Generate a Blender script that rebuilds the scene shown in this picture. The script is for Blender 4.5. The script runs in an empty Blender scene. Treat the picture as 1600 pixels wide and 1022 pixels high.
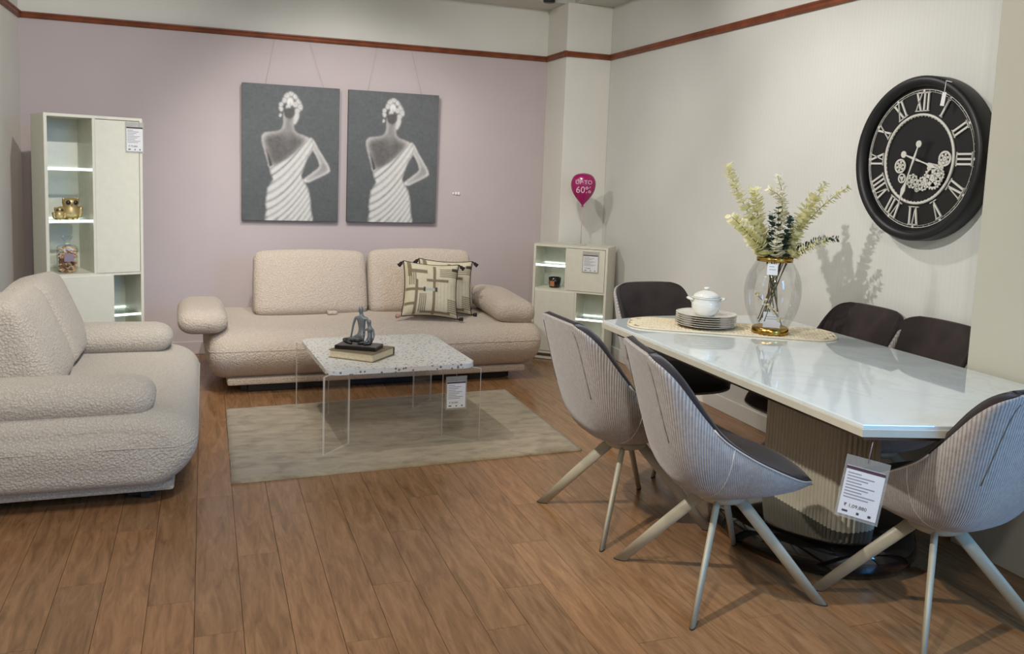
import bpy, bmesh, math, random
import numpy as np
from mathutils import Vector, Matrix
random.seed(7); rng = np.random.default_rng(5)
PI = math.pi
scene = bpy.context.scene
C = scene.collection
# ---------------------------------------------------------------- camera, world, lights, exposure
cd = bpy.data.cameras.new('camera'); cam = bpy.data.objects.new('camera', cd); C.objects.link(cam)
cd.sensor_width = 36; cd.sensor_fit = 'HORIZONTAL'; cd.lens = 1351.5 / 1600 * 36
cd.shift_x = (800 - 810.5) / 1600; cd.shift_y = -(511 - 420.5) / 1600
cd.clip_start = .05
RC = ((0.94006, -0.33896, 0.03739), (-0.00288, -0.11755, -0.99306), (0.341, 0.93343, -0.11148))
r, d, f = (Vector(v).normalized() for v in RC)
cam.matrix_world = Matrix(((r.x, -d.x, -f.x, 0), (r.y, -d.y, -f.y, 0), (r.z, -d.z, -f.z, 1.5), (0, 0, 0, 1)))
scene.camera = cam
w = bpy.data.worlds.new('world'); scene.world = w; w.use_nodes = True
w.node_tree.nodes['Background'].inputs[0].default_value = (.86, .91, 1.0, 1)
w.node_tree.nodes['Background'].inputs[1].default_value = .75
scene.view_settings.view_transform = 'Standard'; scene.view_settings.look = 'None'
scene.view_settings.exposure = 0; scene.view_settings.gamma = 1; scene.view_settings.use_curve_mapping = False

def spot(name, loc, target, power, angle, blend=.5, col=(1, .965, .915), size=.05):
    l = bpy.data.lights.new(name, 'SPOT'); o = bpy.data.objects.new(name, l); C.objects.link(o)
    l.energy = power; l.spot_size = math.radians(angle); l.spot_blend = blend; l.color = col; l.shadow_soft_size = size
    o.location = loc
    o.rotation_euler = (Vector(target) - Vector(loc)).to_track_quat('-Z', 'Y').to_euler()
    return o
# ceiling track spots of the showroom, with added fill spots among them
spot('spot_dining', (-.47, 2.7, 2.96), (2.5, 2.95, .9), 270, 66, .5, size=.035)
spot('spot_sofa', (-.1, 4.45, 2.96), (1.15, 6.0, .75), 130, 92, .8, size=.035)
spot('spot_paintings', (.75, 5.1, 2.96), (1.0, 7.06, 1.3), 112, 76, .9, size=.04)
spot('spot_left', (.35, 3.4, 2.96), (-1.15, 5.6, 1.25), 228, 92, .9, size=.04)
spot('spot_wall', (1.6, 4.3, 2.96), (3.17, 4.2, 1.2), 84, 120, 1, size=.06)
spot('fill_floor', (.6, 1.6, 2.96), (.7, 3.0, 0), 105, 110, 1, size=.06)  # added fill light over the foreground floor
spot('fill_entry', (.2, 1.2, 2.96), (-.8, 3.2, 0), 135, 84, .9, size=.05)  # added fill light that brightens the left wall and left floor
spot('fill_front', (.2, -.6, 2.96), (1.2, 4.5, .6), 122, 110, 1, size=.12)  # added wide frontal fill from behind the camera
spot('spot_corner', (1.5, 4.6, 2.96), (2.8, 6.65, 1.4), 78, 88, 1, size=.04)
l = bpy.data.lights.new('shopfront_daylight', 'AREA'); o = bpy.data.objects.new('shopfront_daylight', l); C.objects.link(o)
l.shape = 'RECTANGLE'; l.size = 1.6; l.size_y = 1.4; l.energy = 26; l.color = (.1, .46, 1); l.spread = math.radians(75)
o.location = (3.5, -1.2, 2.2); o.rotation_euler = (Vector((-1.0, 3.3, -1.65))).to_track_quat('-Z', 'Y').to_euler()

# ---------------------------------------------------------------- material helpers
MATS = {}
def s2l(c):
    return tuple(((x / 255) / 12.92 if x / 255 <= .04045 else ((x / 255 + .055) / 1.055) ** 2.4) for x in c)
class N:
    def __init__(s, name):
        s.m = bpy.data.materials.new(name); s.m.use_nodes = True; s.t = s.m.node_tree
        s.b = s.t.nodes['Principled BSDF']; s.out = s.t.nodes['Material Output']; MATS[name] = s.m
    def n(s, typ, **kw):
        x = s.t.nodes.new(typ)
        for k, v in kw.items(): setattr(x, k, v)
        return x
    def l(s, a, b): s.t.links.new(a, b)
    def coord(s, out='Object', scale=(1, 1, 1), rot=(0, 0, 0)):
        tc = s.n('ShaderNodeTexCoord'); mp = s.n('ShaderNodeMapping')
        mp.inputs['Scale'].default_value = scale; mp.inputs['Rotation'].default_value = rot
        s.l(tc.outputs[out], mp.inputs['Vector']); return mp.outputs[0]
    def noise(s, vec, scale, detail=3, rough=.5, dist=0):
        x = s.n('ShaderNodeTexNoise'); x.inputs['Scale'].default_value = scale; x.inputs['Detail'].default_value = detail
        x.inputs['Roughness'].default_value = rough; x.inputs['Distortion'].default_value = dist
        s.l(vec, x.inputs['Vector']); return x.outputs['Fac']
    def ramp(s, fac, stops):
        x = s.n('ShaderNodeValToRGB'); e = x.color_ramp.elements
        while len(e) < len(stops): e.new(.5)
        for i, (p, c) in enumerate(stops): e[i].position = p; e[i].color = (*c, 1)
        s.l(fac, x.inputs[0]); return x.outputs[0]
    def mix(s, fac, a, b, blend='MIX'):
        x = s.n('ShaderNodeMix', data_type='RGBA', blend_type=blend)
        for sock, v in ((x.inputs[0], fac), (x.inputs[6], a), (x.inputs[7], b)):
            if hasattr(v, 'links') or isinstance(v, bpy.types.NodeSocket): s.l(v, sock)
            elif isinstance(v, (int, float)): sock.default_value = v
            else: sock.default_value = (*v, 1)
        return x.outputs[2]
    def bump(s, h, strength, dist=.01):
        x = s.n('ShaderNodeBump'); x.inputs['Strength'].default_value = strength; x.inputs['Distance'].default_value = dist
        s.l(h, x.inputs['Height']); s.l(x.outputs[0], s.b.inputs['Normal']); return x
def pm(name, col, rough=.5, metal=0, spec=.5, emit=0, coat=0, var=0, vscale=20, bump=0, bscale=60, sheen=0):
    s = N(name); c = s2l(col)
    s.b.inputs['Base Color'].default_value = (*c, 1); s.b.inputs['Roughness'].default_value = rough
    s.b.inputs['Metallic'].default_value = metal; s.b.inputs['Specular IOR Level'].default_value = spec
    if coat: s.b.inputs['Coat Weight'].default_value = coat; s.b.inputs['Coat Roughness'].default_value = .05
    if sheen: s.b.inputs['Sheen Weight'].default_value = sheen
    if emit: s.b.inputs['Emission Color'].default_value = (*c, 1); s.b.inputs['Emission Strength'].default_value = emit
    v = s.coord()
    fac = s.noise(v, vscale, 3)
    k = var if var else .03
    s.l(s.ramp(fac, ((.3, tuple(x * (1 - k) for x in c)), (.7, tuple(min(1, x * (1 + k)) for x in c)))), s.b.inputs['Base Color'])
    if bump: s.bump(s.noise(v, bscale, 3), bump, .005)
    return s.m
def thin_clear(name, tint, refl=.08, rough=.02, fres=.4):
    s = N(name); s.t.nodes.remove(s.b)
    tr = s.n('ShaderNodeBsdfTransparent'); tr.inputs[0].default_value = (*tint, 1)
    gl = s.n('ShaderNodeBsdfGlossy'); gl.inputs['Roughness'].default_value = rough
    lw = s.n('ShaderNodeLayerWeight'); lw.inputs['Blend'].default_value = .35
    ma = s.n('ShaderNodeMath', operation='MULTIPLY_ADD'); ma.inputs[1].default_value = fres; ma.inputs[2].default_value = refl * .4
    mx = s.n('ShaderNodeMixShader'); s.l(lw.outputs['Fresnel'], ma.inputs[0]); s.l(ma.outputs[0], mx.inputs[0])
    s.l(tr.outputs[0], mx.inputs[1]); s.l(gl.outputs[0], mx.inputs[2]); s.l(mx.outputs[0], s.out.inputs[0])
    return s.m
def semi_clear(name, col, alpha):
    s = N(name); s.b.inputs['Base Color'].default_value = (*s2l(col), 1); s.b.inputs['Roughness'].default_value = .3
    s.b.inputs['Alpha'].default_value = alpha; return s.m
def attr_mat(name, rough=.6, bump=0, bscale=200):
    s = N(name); a = s.n('ShaderNodeAttribute', attribute_name='Col')
    v = s.coord(); n = s.noise(v, 40, 4)
    s.l(s.mix(.12, a.outputs['Color'], s.ramp(n, ((.3, (0, 0, 0)), (.7, (1, 1, 1)))), 'SOFT_LIGHT'), s.b.inputs['Base Color'])
    s.b.inputs['Roughness'].default_value = rough
    if bump: s.bump(s.noise(v, bscale, 2), bump, .003)
    return s.m

# walls
def wallpaint(name, col, stripes=None, rough=.75):
    s = N(name); c = s2l(col); v = s.coord()
    n = s.noise(v, 1.7, 4)
    base = s.ramp(n, ((.3, tuple(x * .96 for x in c)), (.7, tuple(x * 1.03 for x in c))))
    if stripes:
        wv = s.n('ShaderNodeTexWave', bands_direction=stripes); wv.inputs['Scale'].default_value = 12
        wv.inputs['Distortion'].default_value = .6; wv.inputs['Detail'].default_value = 1
        s.l(v, wv.inputs['Vector'])
        base = s.mix(.022, base, wv.outputs['Color'], 'MULTIPLY')
    s.l(base, s.b.inputs['Base Color']); s.b.inputs['Roughness'].default_value = rough
    s.bump(s.noise(v, 220, 2), .06, .003)
    return s.m
wallpaint('wall_mauve', (192, 179, 178)); wallpaint('wall_white', (223, 221, 212)); wallpaint('wall_cream', (210, 210, 204), 'Y')
wallpaint('pillar_paint', (186, 183, 168)); wallpaint('ceiling_white', (205, 204, 196)); wallpaint('ceiling_blue', (150, 160, 165))
# wood floor planks
s = N('plank_wood'); oi = s.n('ShaderNodeObjectInfo')
tc = s.n('ShaderNodeTexCoord'); mp = s.n('ShaderNodeMapping'); cmb = s.n('ShaderNodeCombineXYZ')
mu = s.n('ShaderNodeMath', operation='MULTIPLY'); mu.inputs[1].default_value = 37
s.l(oi.outputs['Random'], mu.inputs[0]); s.l(mu.outputs[0], cmb.inputs[0]); s.l(mu.outputs[0], cmb.inputs[1])
s.l(tc.outputs['Object'], mp.inputs['Vector']); s.l(cmb.outputs[0], mp.inputs['Location']); mp.inputs['Scale'].default_value = (1, .12, 1)
v = mp.outputs[0]
n1 = s.noise(v, 26, 6, .62, 1.2); n2 = s.noise(v, 130, 3, .6)
g = s.ramp(n1, ((.25, s2l((114, 82, 53))), (.5, s2l((148, 110, 75))), (.78, s2l((170, 130, 93)))))
g = s.mix(.18, g, s.ramp(n2, ((.3, (.25, .2, .16)), (.7, (1, 1, 1)))), 'MULTIPLY')
tone = s.ramp(oi.outputs['Random'], ((0, (.88, .88, .88)), (.5, (1, .98, .96)), (1, (1.05, 1.0, .98))))
s.l(s.mix(1, g, tone, 'MULTIPLY'), s.b.inputs['Base Color'])
s.b.inputs['Roughness'].default_value = .26; s.b.inputs['Specular IOR Level'].default_value = .5
s.bump(n2, .05, .003)
pm('floor_base', (44, 30, 20), .9)
pm('rail_wood', (120, 62, 34), .45, var=.3, vscale=9)
# fabrics
def boucle(name, col, dark):
    s = N(name); v = s.coord()
    vo = s.n('ShaderNodeTexVoronoi'); vo.inputs['Scale'].default_value = 95; s.l(v, vo.inputs['Vector'])
    nn = s.noise(v, 160, 3, .7)
    h = s.n('ShaderNodeMath', operation='ADD'); s.l(vo.outputs['Distance'], h.inputs[0]); s.l(nn, h.inputs[1])
    s.l(s.ramp(h.outputs[0], ((.5, s2l(col)), (1.2, s2l(dark)))), s.b.inputs['Base Color'])
    s.b.inputs['Roughness'].default_value = .95; s.b.inputs['Sheen Weight'].default_value = .25; s.b.inputs['Specular IOR Level'].default_value = .15
    b = s.bump(h.outputs[0], .8, .008); b.invert = True
    return s.m
boucle('boucle_beige', (224, 208, 192), (203, 186, 168)); boucle('boucle_grey', (212, 201, 186), (187, 176, 161))
s = N('corduroy'); tc = s.n('ShaderNodeTexCoord'); wv = s.n('ShaderNodeTexWave', bands_direction='X'); wv.inputs['Scale'].default_value = 44
s.l(tc.outputs['UV'], wv.inputs['Vector'])
vv = s.coord(); nn = s.noise(vv, 60, 4, .7)
c = s.ramp(wv.outputs['Fac'], ((.1, s2l((116, 108, 102))), (.6, s2l((172, 164, 157)))))
s.l(s.mix(.35, c, s.ramp(nn, ((.35, s2l((132, 125, 120))), (.65, s2l((184, 176, 169))))), 'MIX'), s.b.inputs['Base Color'])
s.b.inputs['Roughness'].default_value = .85; s.b.inputs['Sheen Weight'].default_value = .4
s.bump(wv.outputs['Fac'], .5, .004)
pm('velvet_dark', (50, 42, 41), .85, var=.25, vscale=9, sheen=.12, bump=.15, bscale=40, spec=.2)
pm('seam_grey', (112, 104, 98), .8)
pm('piping_light', (190, 182, 172), .8)
pm('leg_paint', (172, 164, 142), .42)
pm('rubber', (40, 38, 36), .8)
s = N('rug_pile'); v = s.coord(scale=(1, 2.2, 1)); n1 = s.noise(v, 7, 5, .65, .4); n2 = s.noise(s.coord(), 260, 2)
c = s.ramp(n1, ((.32, s2l((134, 118, 92))), (.5, s2l((168, 151, 122))), (.7, s2l((184, 168, 139)))))
s.l(s.mix(.4, c, s.ramp(n2, ((.3, (.45, .43, .4)), (.7, (1, 1, 1)))), 'MULTIPLY'), s.b.inputs['Base Color'])
s.b.inputs['Roughness'].default_value = 1; s.b.inputs['Sheen Weight'].default_value = .3; s.bump(n2, .8, .006)
# hard surfaces
pm('cabinet_cream', (216, 213, 196), .38, spec=.4); pm('cabinet_inside', (216, 218, 206), .4)
pm('led', (240, 246, 240), .5, emit=2.6)
thin_clear('glass_clear', (.985, .99, .985)); thin_clear('vase_glass', (.965, .965, .96), .1, .02, .3); thin_clear('shelf_glass', (.93, .985, .97), .2)
thin_clear('acrylic', (.985, .985, .98), .02, .02, .12); semi_clear('acrylic_edge', (225, 220, 212), .6); semi_clear('sleeve', (190, 190, 185), .3)
s = N('terrazzo'); v = s.coord(); vo = s.n('ShaderNodeTexVoronoi'); vo.inputs['Scale'].default_value = 52; vo.inputs['Randomness'].default_value = 1
s.l(v, vo.inputs['Vector'])
sep = s.n('ShaderNodeSeparateColor'); s.l(vo.outputs['Color'], sep.inputs[0])
big = s.n('ShaderNodeMath', operation='LESS_THAN'); s.l(vo.outputs['Distance'], big.inputs[0]); big.inputs[1].default_value = .34
sel = s.n('ShaderNodeMath', operation='GREATER_THAN'); s.l(sep.outputs[0], sel.inputs[0]); sel.inputs[1].default_value = .3
mm = s.n('ShaderNodeMath', operation='MULTIPLY'); s.l(big.outputs[0], mm.inputs[0]); s.l(sel.outputs[0], mm.inputs[1])
chip = s.ramp(sep.outputs[1], ((.2, s2l((104, 100, 96))), (.5, s2l((142, 130, 114))), (.8, s2l((166, 168, 168)))))
s.l(s.mix(mm.outputs[0], s2l((212, 210, 205)), chip), s.b.inputs['Base Color']); s.b.inputs['Roughness'].default_value = .3
s = N('marble_glass'); v = s.coord(scale=(1, .6, 1), rot=(0, 0, .5)); n = s.noise(v, 3.2, 7, .6, 1.4)
s.l(s.ramp(n, ((.44, s2l((218, 226, 225))), (.5, s2l((211, 219, 218))), (.56, s2l((220, 228, 227))))), s.b.inputs['Base Color'])
s.b.inputs['Roughness'].default_value = .04; s.b.inputs['Specular IOR Level'].default_value = .8; s.b.inputs['Coat Weight'].default_value = .6; s.b.inputs['Coat Roughness'].default_value = .02
pm('table_edge', (196, 190, 172), .3); pm('table_under', (120, 104, 88), .6); pm('flute_paint', (208, 200, 178), .5)
pm('gloss_black', (10, 10, 12), .08, coat=.6); pm('matte_black', (17, 17, 19), .45); pm('dial_black', (22, 22, 23), .35)
pm('silver', (206, 204, 196), .45, .1); pm('gold', (188, 148, 72), .22, 1); pm('owl_gold', (178, 156, 108), .42, .6, var=.2)
pm('eye_dark', (28, 22, 14), .3)
pm('porcelain', (226, 225, 216), .12, coat=.5); pm('plate_glaze', (228, 224, 212), .15, coat=.4)
pm('paper_white', (222, 222, 222), .7); pm('paper_ink', (70, 70, 78), .8); pm('paper_grey', (150, 150, 158), .8); pm('paper_band', (80, 56, 66), .7)
pm('book_cover', (120, 104, 80), .6, var=.2, vscale=40); pm('book_spine', (72, 58, 44), .6)
pm('book_page', (206, 192, 158), .8, var=.1, vscale=90)
q_ = N('figure_silver'); v_ = q_.coord(); sx_ = q_.n('ShaderNodeSeparateXYZ'); q_.l(v_, sx_.inputs[0])
n_ = q_.noise(v_, 60, 3); ad = q_.n('ShaderNodeMath', operation='MULTIPLY_ADD'); q_.l(n_, ad.inputs[0]); ad.inputs[1].default_value = .05; q_.l(sx_.outputs[2], ad.inputs[2])
q_.l(q_.ramp(ad.outputs[0], ((.06, s2l((34, 32, 30))), (.10, s2l((110, 114, 114))), (.2, s2l((128, 132, 130))))), q_.b.inputs['Base Color'])
q_.b.inputs['Roughness'].default_value = .4; q_.b.inputs['Metallic'].default_value = .4; q_.bump(q_.noise(v_, 120, 3), .5, .004)
pm('figure_black', (20, 19, 18), .25)
pm('balloon', (156, 18, 92), .3, coat=.4); pm('balloon_print', (226, 200, 214), .5); pm('stick', (205, 160, 185), .4)
pm('candle_black', (14, 12, 12), .2, coat=.3); pm('label_orange', (176, 112, 74), .6); pm('wax', (224, 214, 196), .5)
def leafmat_(name, col):
    s = N(name); v = s.coord(); n = s.noise(v, 30, 3); c = s2l(col)
    base = s.ramp(n, ((.3, tuple(x * .86 for x in c)), (.7, c)))
    s.l(base, s.b.inputs['Base Color']); s.b.inputs['Roughness'].default_value = .6
    tl = s.n('ShaderNodeBsdfTranslucent'); s.l(base, tl.inputs['Color']); mx = s.n('ShaderNodeMixShader'); mx.inputs[0].default_value = .45
    s.l(s.b.outputs[0], mx.inputs[1]); s.l(tl.outputs[0], mx.inputs[2]); s.l(mx.outputs[0], s.out.inputs[0])
leafmat_('leaf_cream', (250, 246, 204)); leafmat_('leaf_pale', (253, 250, 230)); leafmat_('leaf_dark', (66, 90, 80))
pm('stem_brown', (92, 76, 50), .7); pm('stem_green', (70, 74, 44), .7)
pm('berry_cream', (214, 200, 160), .6)
pm('potpourri_tan', (212, 172, 128), .8, var=.4, vscale=60); pm('potpourri_brown', (128, 90, 70), .8, var=.4, vscale=60); pm('potpourri_pale', (222, 196, 166), .8, var=.3, vscale=60)
pm('label_mauve', (140, 126, 140), .7)
s = N('jute'); v = s.coord(); vo = s.n('ShaderNodeTexVoronoi', feature='DISTANCE_TO_EDGE'); vo.inputs['Scale'].default_value = 26; s.l(v, vo.inputs['Vector'])
s.l(s.ramp(vo.outputs['Distance'], ((.1, s2l((196, 180, 148))), (.25, s2l((160, 140, 106))), (.4, s2l((120, 98, 70))))), s.b.inputs['Base Color'])
s.b.inputs['Roughness'].default_value = .9; b = s.bump(vo.outputs['Distance'], .8, .01); b.invert = True
pm('jute_rope', (220, 206, 176), .9, bump=.6, bscale=200)
pm('wire', (160, 148, 150), .5); pm('canvas_edge', (62, 58, 62), .8); pm('plaster_mark', (235, 230, 230), .6)
attr_mat('painted_canvas', .7, .25, 350); attr_mat('cushion_print', .95, .5, 420)
pm('cushion_piping', (40, 32, 34), .9); pm('tassel_pink', (186, 142, 122), .9); pm('cushion_back', (200, 186, 160), .95)
pm('spot_body', (16, 16, 17), .4)

# ---------------------------------------------------------------- geometry helpers
def mesh_obj(name, verts, faces, mat, parent=None, smooth=False, uv=None, col=None):
    m = bpy.data.meshes.new(name); m.from_pydata([tuple(map(float, v)) for v in verts], [], [tuple(map(int, q)) for q in faces]); m.update()
    if uv is not None:
        ul = m.uv_layers.new(name='UVMap'); idx = np.zeros(len(m.loops), np.int32); m.loops.foreach_get('vertex_index', idx)
        ul.data.foreach_set('uv', np.asarray(uv, np.float32)[idx].ravel())
    if col is not None:
        a = m.color_attributes.new('Col', 'FLOAT_COLOR', 'POINT')
        cc = np.ones((len(verts), 4), np.float32); cc[:, :3] = col; a.data.foreach_set('color', cc.ravel())
    if mat: m.materials.append(MATS[mat])
    if smooth: m.polygons.foreach_set('use_smooth', [True] * len(m.polygons))
    o = bpy.data.objects.new(name, m); C.objects.link(o); o.parent = parent
    return o
def bm_obj(name, bm, mat, parent=None, smooth=False):
    bmesh.ops.recalc_face_normals(bm, faces=bm.faces)
    m = bpy.data.meshes.new(name); bm.to_mesh(m); bm.free()
    if mat: m.materials.append(MATS[mat])
    if smooth: m.polygons.foreach_set('use_smooth', [True] * len(m.polygons))
    o = bpy.data.objects.new(name, m); C.objects.link(o); o.parent = parent
    return o
def thing(name, label, cat, loc=(0, 0, 0), rz=0, group=None):
    o = bpy.data.objects.new(name, None); C.objects.link(o); o.empty_display_size = .1
    o.location = loc; o.rotation_euler = (0, 0, rz); o['label'] = label; o['category'] = cat
    if group: o['group'] = group
    return o
def tag(o, label, cat, group=None):
    o['label'] = label; o['category'] = cat
    if group: o['group'] = group
    return o
def struct(o): o['kind'] = 'structure'; return o
def copy_tree(o, parent=None):
    c = o.copy(); C.objects.link(c); c.parent = parent
    for ch in list(o.children): copy_tree(ch, c)
    return c
def add_box(bm, x0, x1, y0, y1, z0, z1):
    v = [bm.verts.new(p) for p in ((x0, y0, z0), (x1, y0, z0), (x1, y1, z0), (x0, y1, z0), (x0, y0, z1), (x1, y0, z1), (x1, y1, z1), (x0, y1, z1))]
    for q in ((0, 3, 2, 1), (4, 5, 6, 7), (0, 1, 5, 4), (1, 2, 6, 5), (2, 3, 7, 6), (3, 0, 4, 7)): bm.faces.new([v[i] for i in q])
def box(name, x0, x1, y0, y1, z0, z1, mat, parent=None, bev=0, seg=2):
    bm = bmesh.new(); add_box(bm, x0, x1, y0, y1, z0, z1)
    if bev: bmesh.ops.bevel(bm, geom=bm.edges[:], offset=bev, segments=seg, affect='EDGES', profile=.5)
    return bm_obj(name, bm, mat, parent, smooth=False)
def boxes(name, lst, mat, parent=None):
    bm = bmesh.new()
    for b in lst: add_box(bm, *b)
    return bm_obj(name, bm, mat, parent)
def prism(name, pts, z0, z1, mat, parent=None, bev=0, seg=2):
    bm = bmesh.new(); lo = [bm.verts.new((x, y, z0)) for x, y in pts]; hi = [bm.verts.new((x, y, z1)) for x, y in pts]
    n = len(pts); bm.faces.new(lo[::-1]); top = bm.faces.new(hi)
    for i in range(n): bm.faces.new((lo[i], lo[(i + 1) % n], hi[(i + 1) % n], hi[i]))
    if bev: bmesh.ops.bevel(bm, geom=list(top.edges), offset=bev, segments=seg, affect='EDGES', profile=.5)
    return bm_obj(name, bm, mat, parent)
def rrect(hx, hy, r, n=6, cx=0, cy=0):
    p = []
    for qx, qy, a0 in ((1, 1, 0), (-1, 1, 90), (-1, -1, 180), (1, -1, 270)):
        for i in range(n + 1):
            a = math.radians(a0 + 90 * i / n); p.append((cx + qx * (hx - r) + r * math.cos(a), cy + qy * (hy - r) + r * math.sin(a)))
    return p
def lathe(name, prof, mat, parent=None, n=28, smooth=True, loc=(0, 0, 0), sx=1, sy=1):
    V = []; F = []
    for r_, z in prof:
        for i in range(n): a = 2 * PI * i / n; V.append((loc[0] + sx * r_ * math.cos(a), loc[1] + sy * r_ * math.sin(a), loc[2] + z))
    for j in range(len(prof) - 1):
        for i in range(n): F.append((j * n + i, j * n + (i + 1) % n, (j + 1) * n + (i + 1) % n, (j + 1) * n + i))
    if prof[0][0] > 1e-5: F.append(tuple(range(n))[::-1])
    if prof[-1][0] > 1e-5: F.append(tuple(range((len(prof) - 1) * n, len(prof) * n)))
    return mesh_obj(name, V, F, mat, parent, smooth)
def tube_geo(pts, r, n=8, cap=True, closed=False):
    pts = [Vector(p) for p in pts]; rs = r if isinstance(r, (list, tuple)) else [r] * len(pts)
    V = []; F = []; up = None; m = len(pts)
    for i, p in enumerate(pts):
        if closed: t = (pts[(i + 1) % m] - pts[i - 1])
        else: t = (pts[min(i + 1, m - 1)] - pts[max(i - 1, 0)])
        t = t.normalized() if t.length > 1e-9 else Vector((0, 0, 1))
        if up is None: up = Vector((0, 0, 1)) if abs(t.z) < .9 else Vector((1, 0, 0))
        a = up - t * up.dot(t); a = a.normalized() if a.length > 1e-6 else t.orthogonal().normalized(); up = a; b = t.cross(a)
        for k in range(n):
            an = 2 * PI * k / n; q = p + (a * math.cos(an) + b * math.sin(an)) * rs[i]; V.append(q)
    for i in range(m if closed else m - 1):
        j = (i + 1) % m
        for k in range(n): F.append((i * n + k, i * n + (k + 1) % n, j * n + (k + 1) % n, j * n + k))
    if cap and not closed:
        F.append(tuple(range(n))[::-1]); F.append(tuple(range((m - 1) * n, m * n)))
    return V, F
def tube(name, pts, r, mat, parent=None, n=8, closed=False):
    V, F = tube_geo(pts, r, n, True, closed); return mesh_obj(name, V, F, mat, parent, True)
def merge(parts):
    V = []; F = []
    for v, f_ in parts:
        b = len(V); V += list(v); F += [tuple(i + b for i in q) for q in f_]
    return V, F
def crom(keys, n):
    k = np.array(keys, float); out = []; m = len(k)
    for i in range(n):
        u = i / (n - 1) * (m - 1); j = min(int(u), m - 2); t = u - j
        p0, p1, p2, p3 = k[max(j - 1, 0)], k[j], k[j + 1], k[min(j + 2, m - 1)]
        out.append(.5 * ((2 * p1) + (-p0 + p2) * t + (2 * p0 - 5 * p1 + 4 * p2 - p3) * t * t + (-p0 + 3 * p1 - 3 * p2 + p3) * t ** 3))
    return np.array(out)
def cushion(name, hx, hy, hz, r, mat, parent=None, n=14, bulge=(0, 0, 0), loc=(0, 0, 0), rot=(0, 0, 0), fn=None):
    """rounded soft block: cube grid pushed to a rounded box, optionally bulging along each axis"""
    bm = bmesh.new(); bmesh.ops.create_cube(bm, size=2); bmesh.ops.subdivide_edges(bm, edges=bm.edges[:], cuts=n - 1, use_grid_fill=True)
    H = (hx, hy, hz)
    M_ = Matrix.Translation(loc) @ Matrix.Rotation(rot[2], 4, 'Z') @ Matrix.Rotation(rot[1], 4, 'Y') @ Matrix.Rotation(rot[0], 4, 'X')
    for v in bm.verts:
        p = [v.co[i] for i in range(3)]
        # denser near the edges
        p = [math.sin(c * PI / 2) if abs(c) < .9999 else math.copysign(1, c) for c in p]
        q = [p[i] * H[i] for i in range(3)]; inn = [max(-(H[i] - min(r, H[i] * .999)), min(H[i] - min(r, H[i] * .999), q[i])) for i in range(3)]
        dd = Vector([q[i] - inn[i] for i in range(3)])
        rr = [min(r, H[i] * .999) for i in range(3)]
        if dd.length > 1e-9:
            e = Vector([dd[i] / rr[i] for i in range(3)]); e.normalize(); q = [inn[i] + e[i] * rr[i] for i in range(3)]
        u = [q[i] / H[i] for i in range(3)]
        g = [(1 - min(1, abs(c)) ** 2) for c in u]
        q[0] *= 1 + bulge[0] * g[1] * g[2]; q[1] *= 1 + bulge[1] * g[0] * g[2]; q[2] *= 1 + bulge[2] * g[0] * g[1]
        v.co = M_ @ Vector(fn(q, u) if fn else q)
    return bm_obj(name, bm, mat, parent, True)
def text_mesh(name, body, size, mat, parent=None, loc=(0, 0, 0), rot=(0, 0, 0), extrude=.0004, align='LEFT'):
    cu = bpy.data.curves.new('t', 'FONT'); cu.body = body; cu.size = size; cu.extrude = extrude; cu.align_x = align; cu.resolution_u = 3
    t = bpy.data.objects.new('t', cu); C.objects.link(t)
    bpy.context.view_layer.update()
    m = bpy.data.meshes.new_from_object(t.evaluated_get(bpy.context.evaluated_depsgraph_get()))
    bpy.data.objects.remove(t); m.name = name; m.materials.clear(); m.materials.append(MATS[mat])
    o = bpy.data.objects.new(name, m); C.objects.link(o); o.parent = parent; o.location = loc; o.rotation_euler = rot
    return o
def rot_pts(pts, a, cx, cy):
    c, s_ = math.cos(a), math.sin(a); return [(cx + x * c - y * s_, cy + x * s_ + y * c) for x, y in pts]

# ---------------------------------------------------------------- the setting
XL, XR, YB, ZR, ZS, ZC = -1.228, 3.168, 7.06, 2.463, 2.877, 3.02
fl = struct(mesh_obj('floor', [(-1.4, -3.5, -.012), (5.5, -3.5, -.012), (5.5, 7.3, -.012), (-1.4, 7.3, -.012)], [(0, 1, 2, 3)], 'floor_base'))
def plank_mesh(L):
    bm = bmesh.new(); add_box(bm, .0008, .1492, .0008, L - .0008, -.012, 0)
    bmesh.ops.recalc_face_normals(bm, faces=bm.faces)
    m = bpy.data.meshes.new('plank'); bm.to_mesh(m); bm.free(); m.materials.append(MATS['plank_wood']); return m
PLK = {}
joints = {0: 2.765, 1: 3.322, 3: 2.6, 4: 2.955, -3: 3.228, -4: 2.826, 7: 2.804}
for k in range(-8, 22):
    x0 = -.036 + .15 * k
    j = joints.get(k, 2.4 + 1.2 * random.random())
    y = j - 1.2 * 4
    while y < YB - .02:
        a, b = max(y, 1.2), min(y + 1.2, YB - .002)
        if b - a > .03 and b > 1.25:
            L = round(b - a, 3)
            if L not in PLK: PLK[L] = plank_mesh(L)
            o = bpy.data.objects.new('plank', PLK[L]); C.objects.link(o); o.parent = fl; o.location = (x0, a, 0)
        y += 1.2
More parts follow.
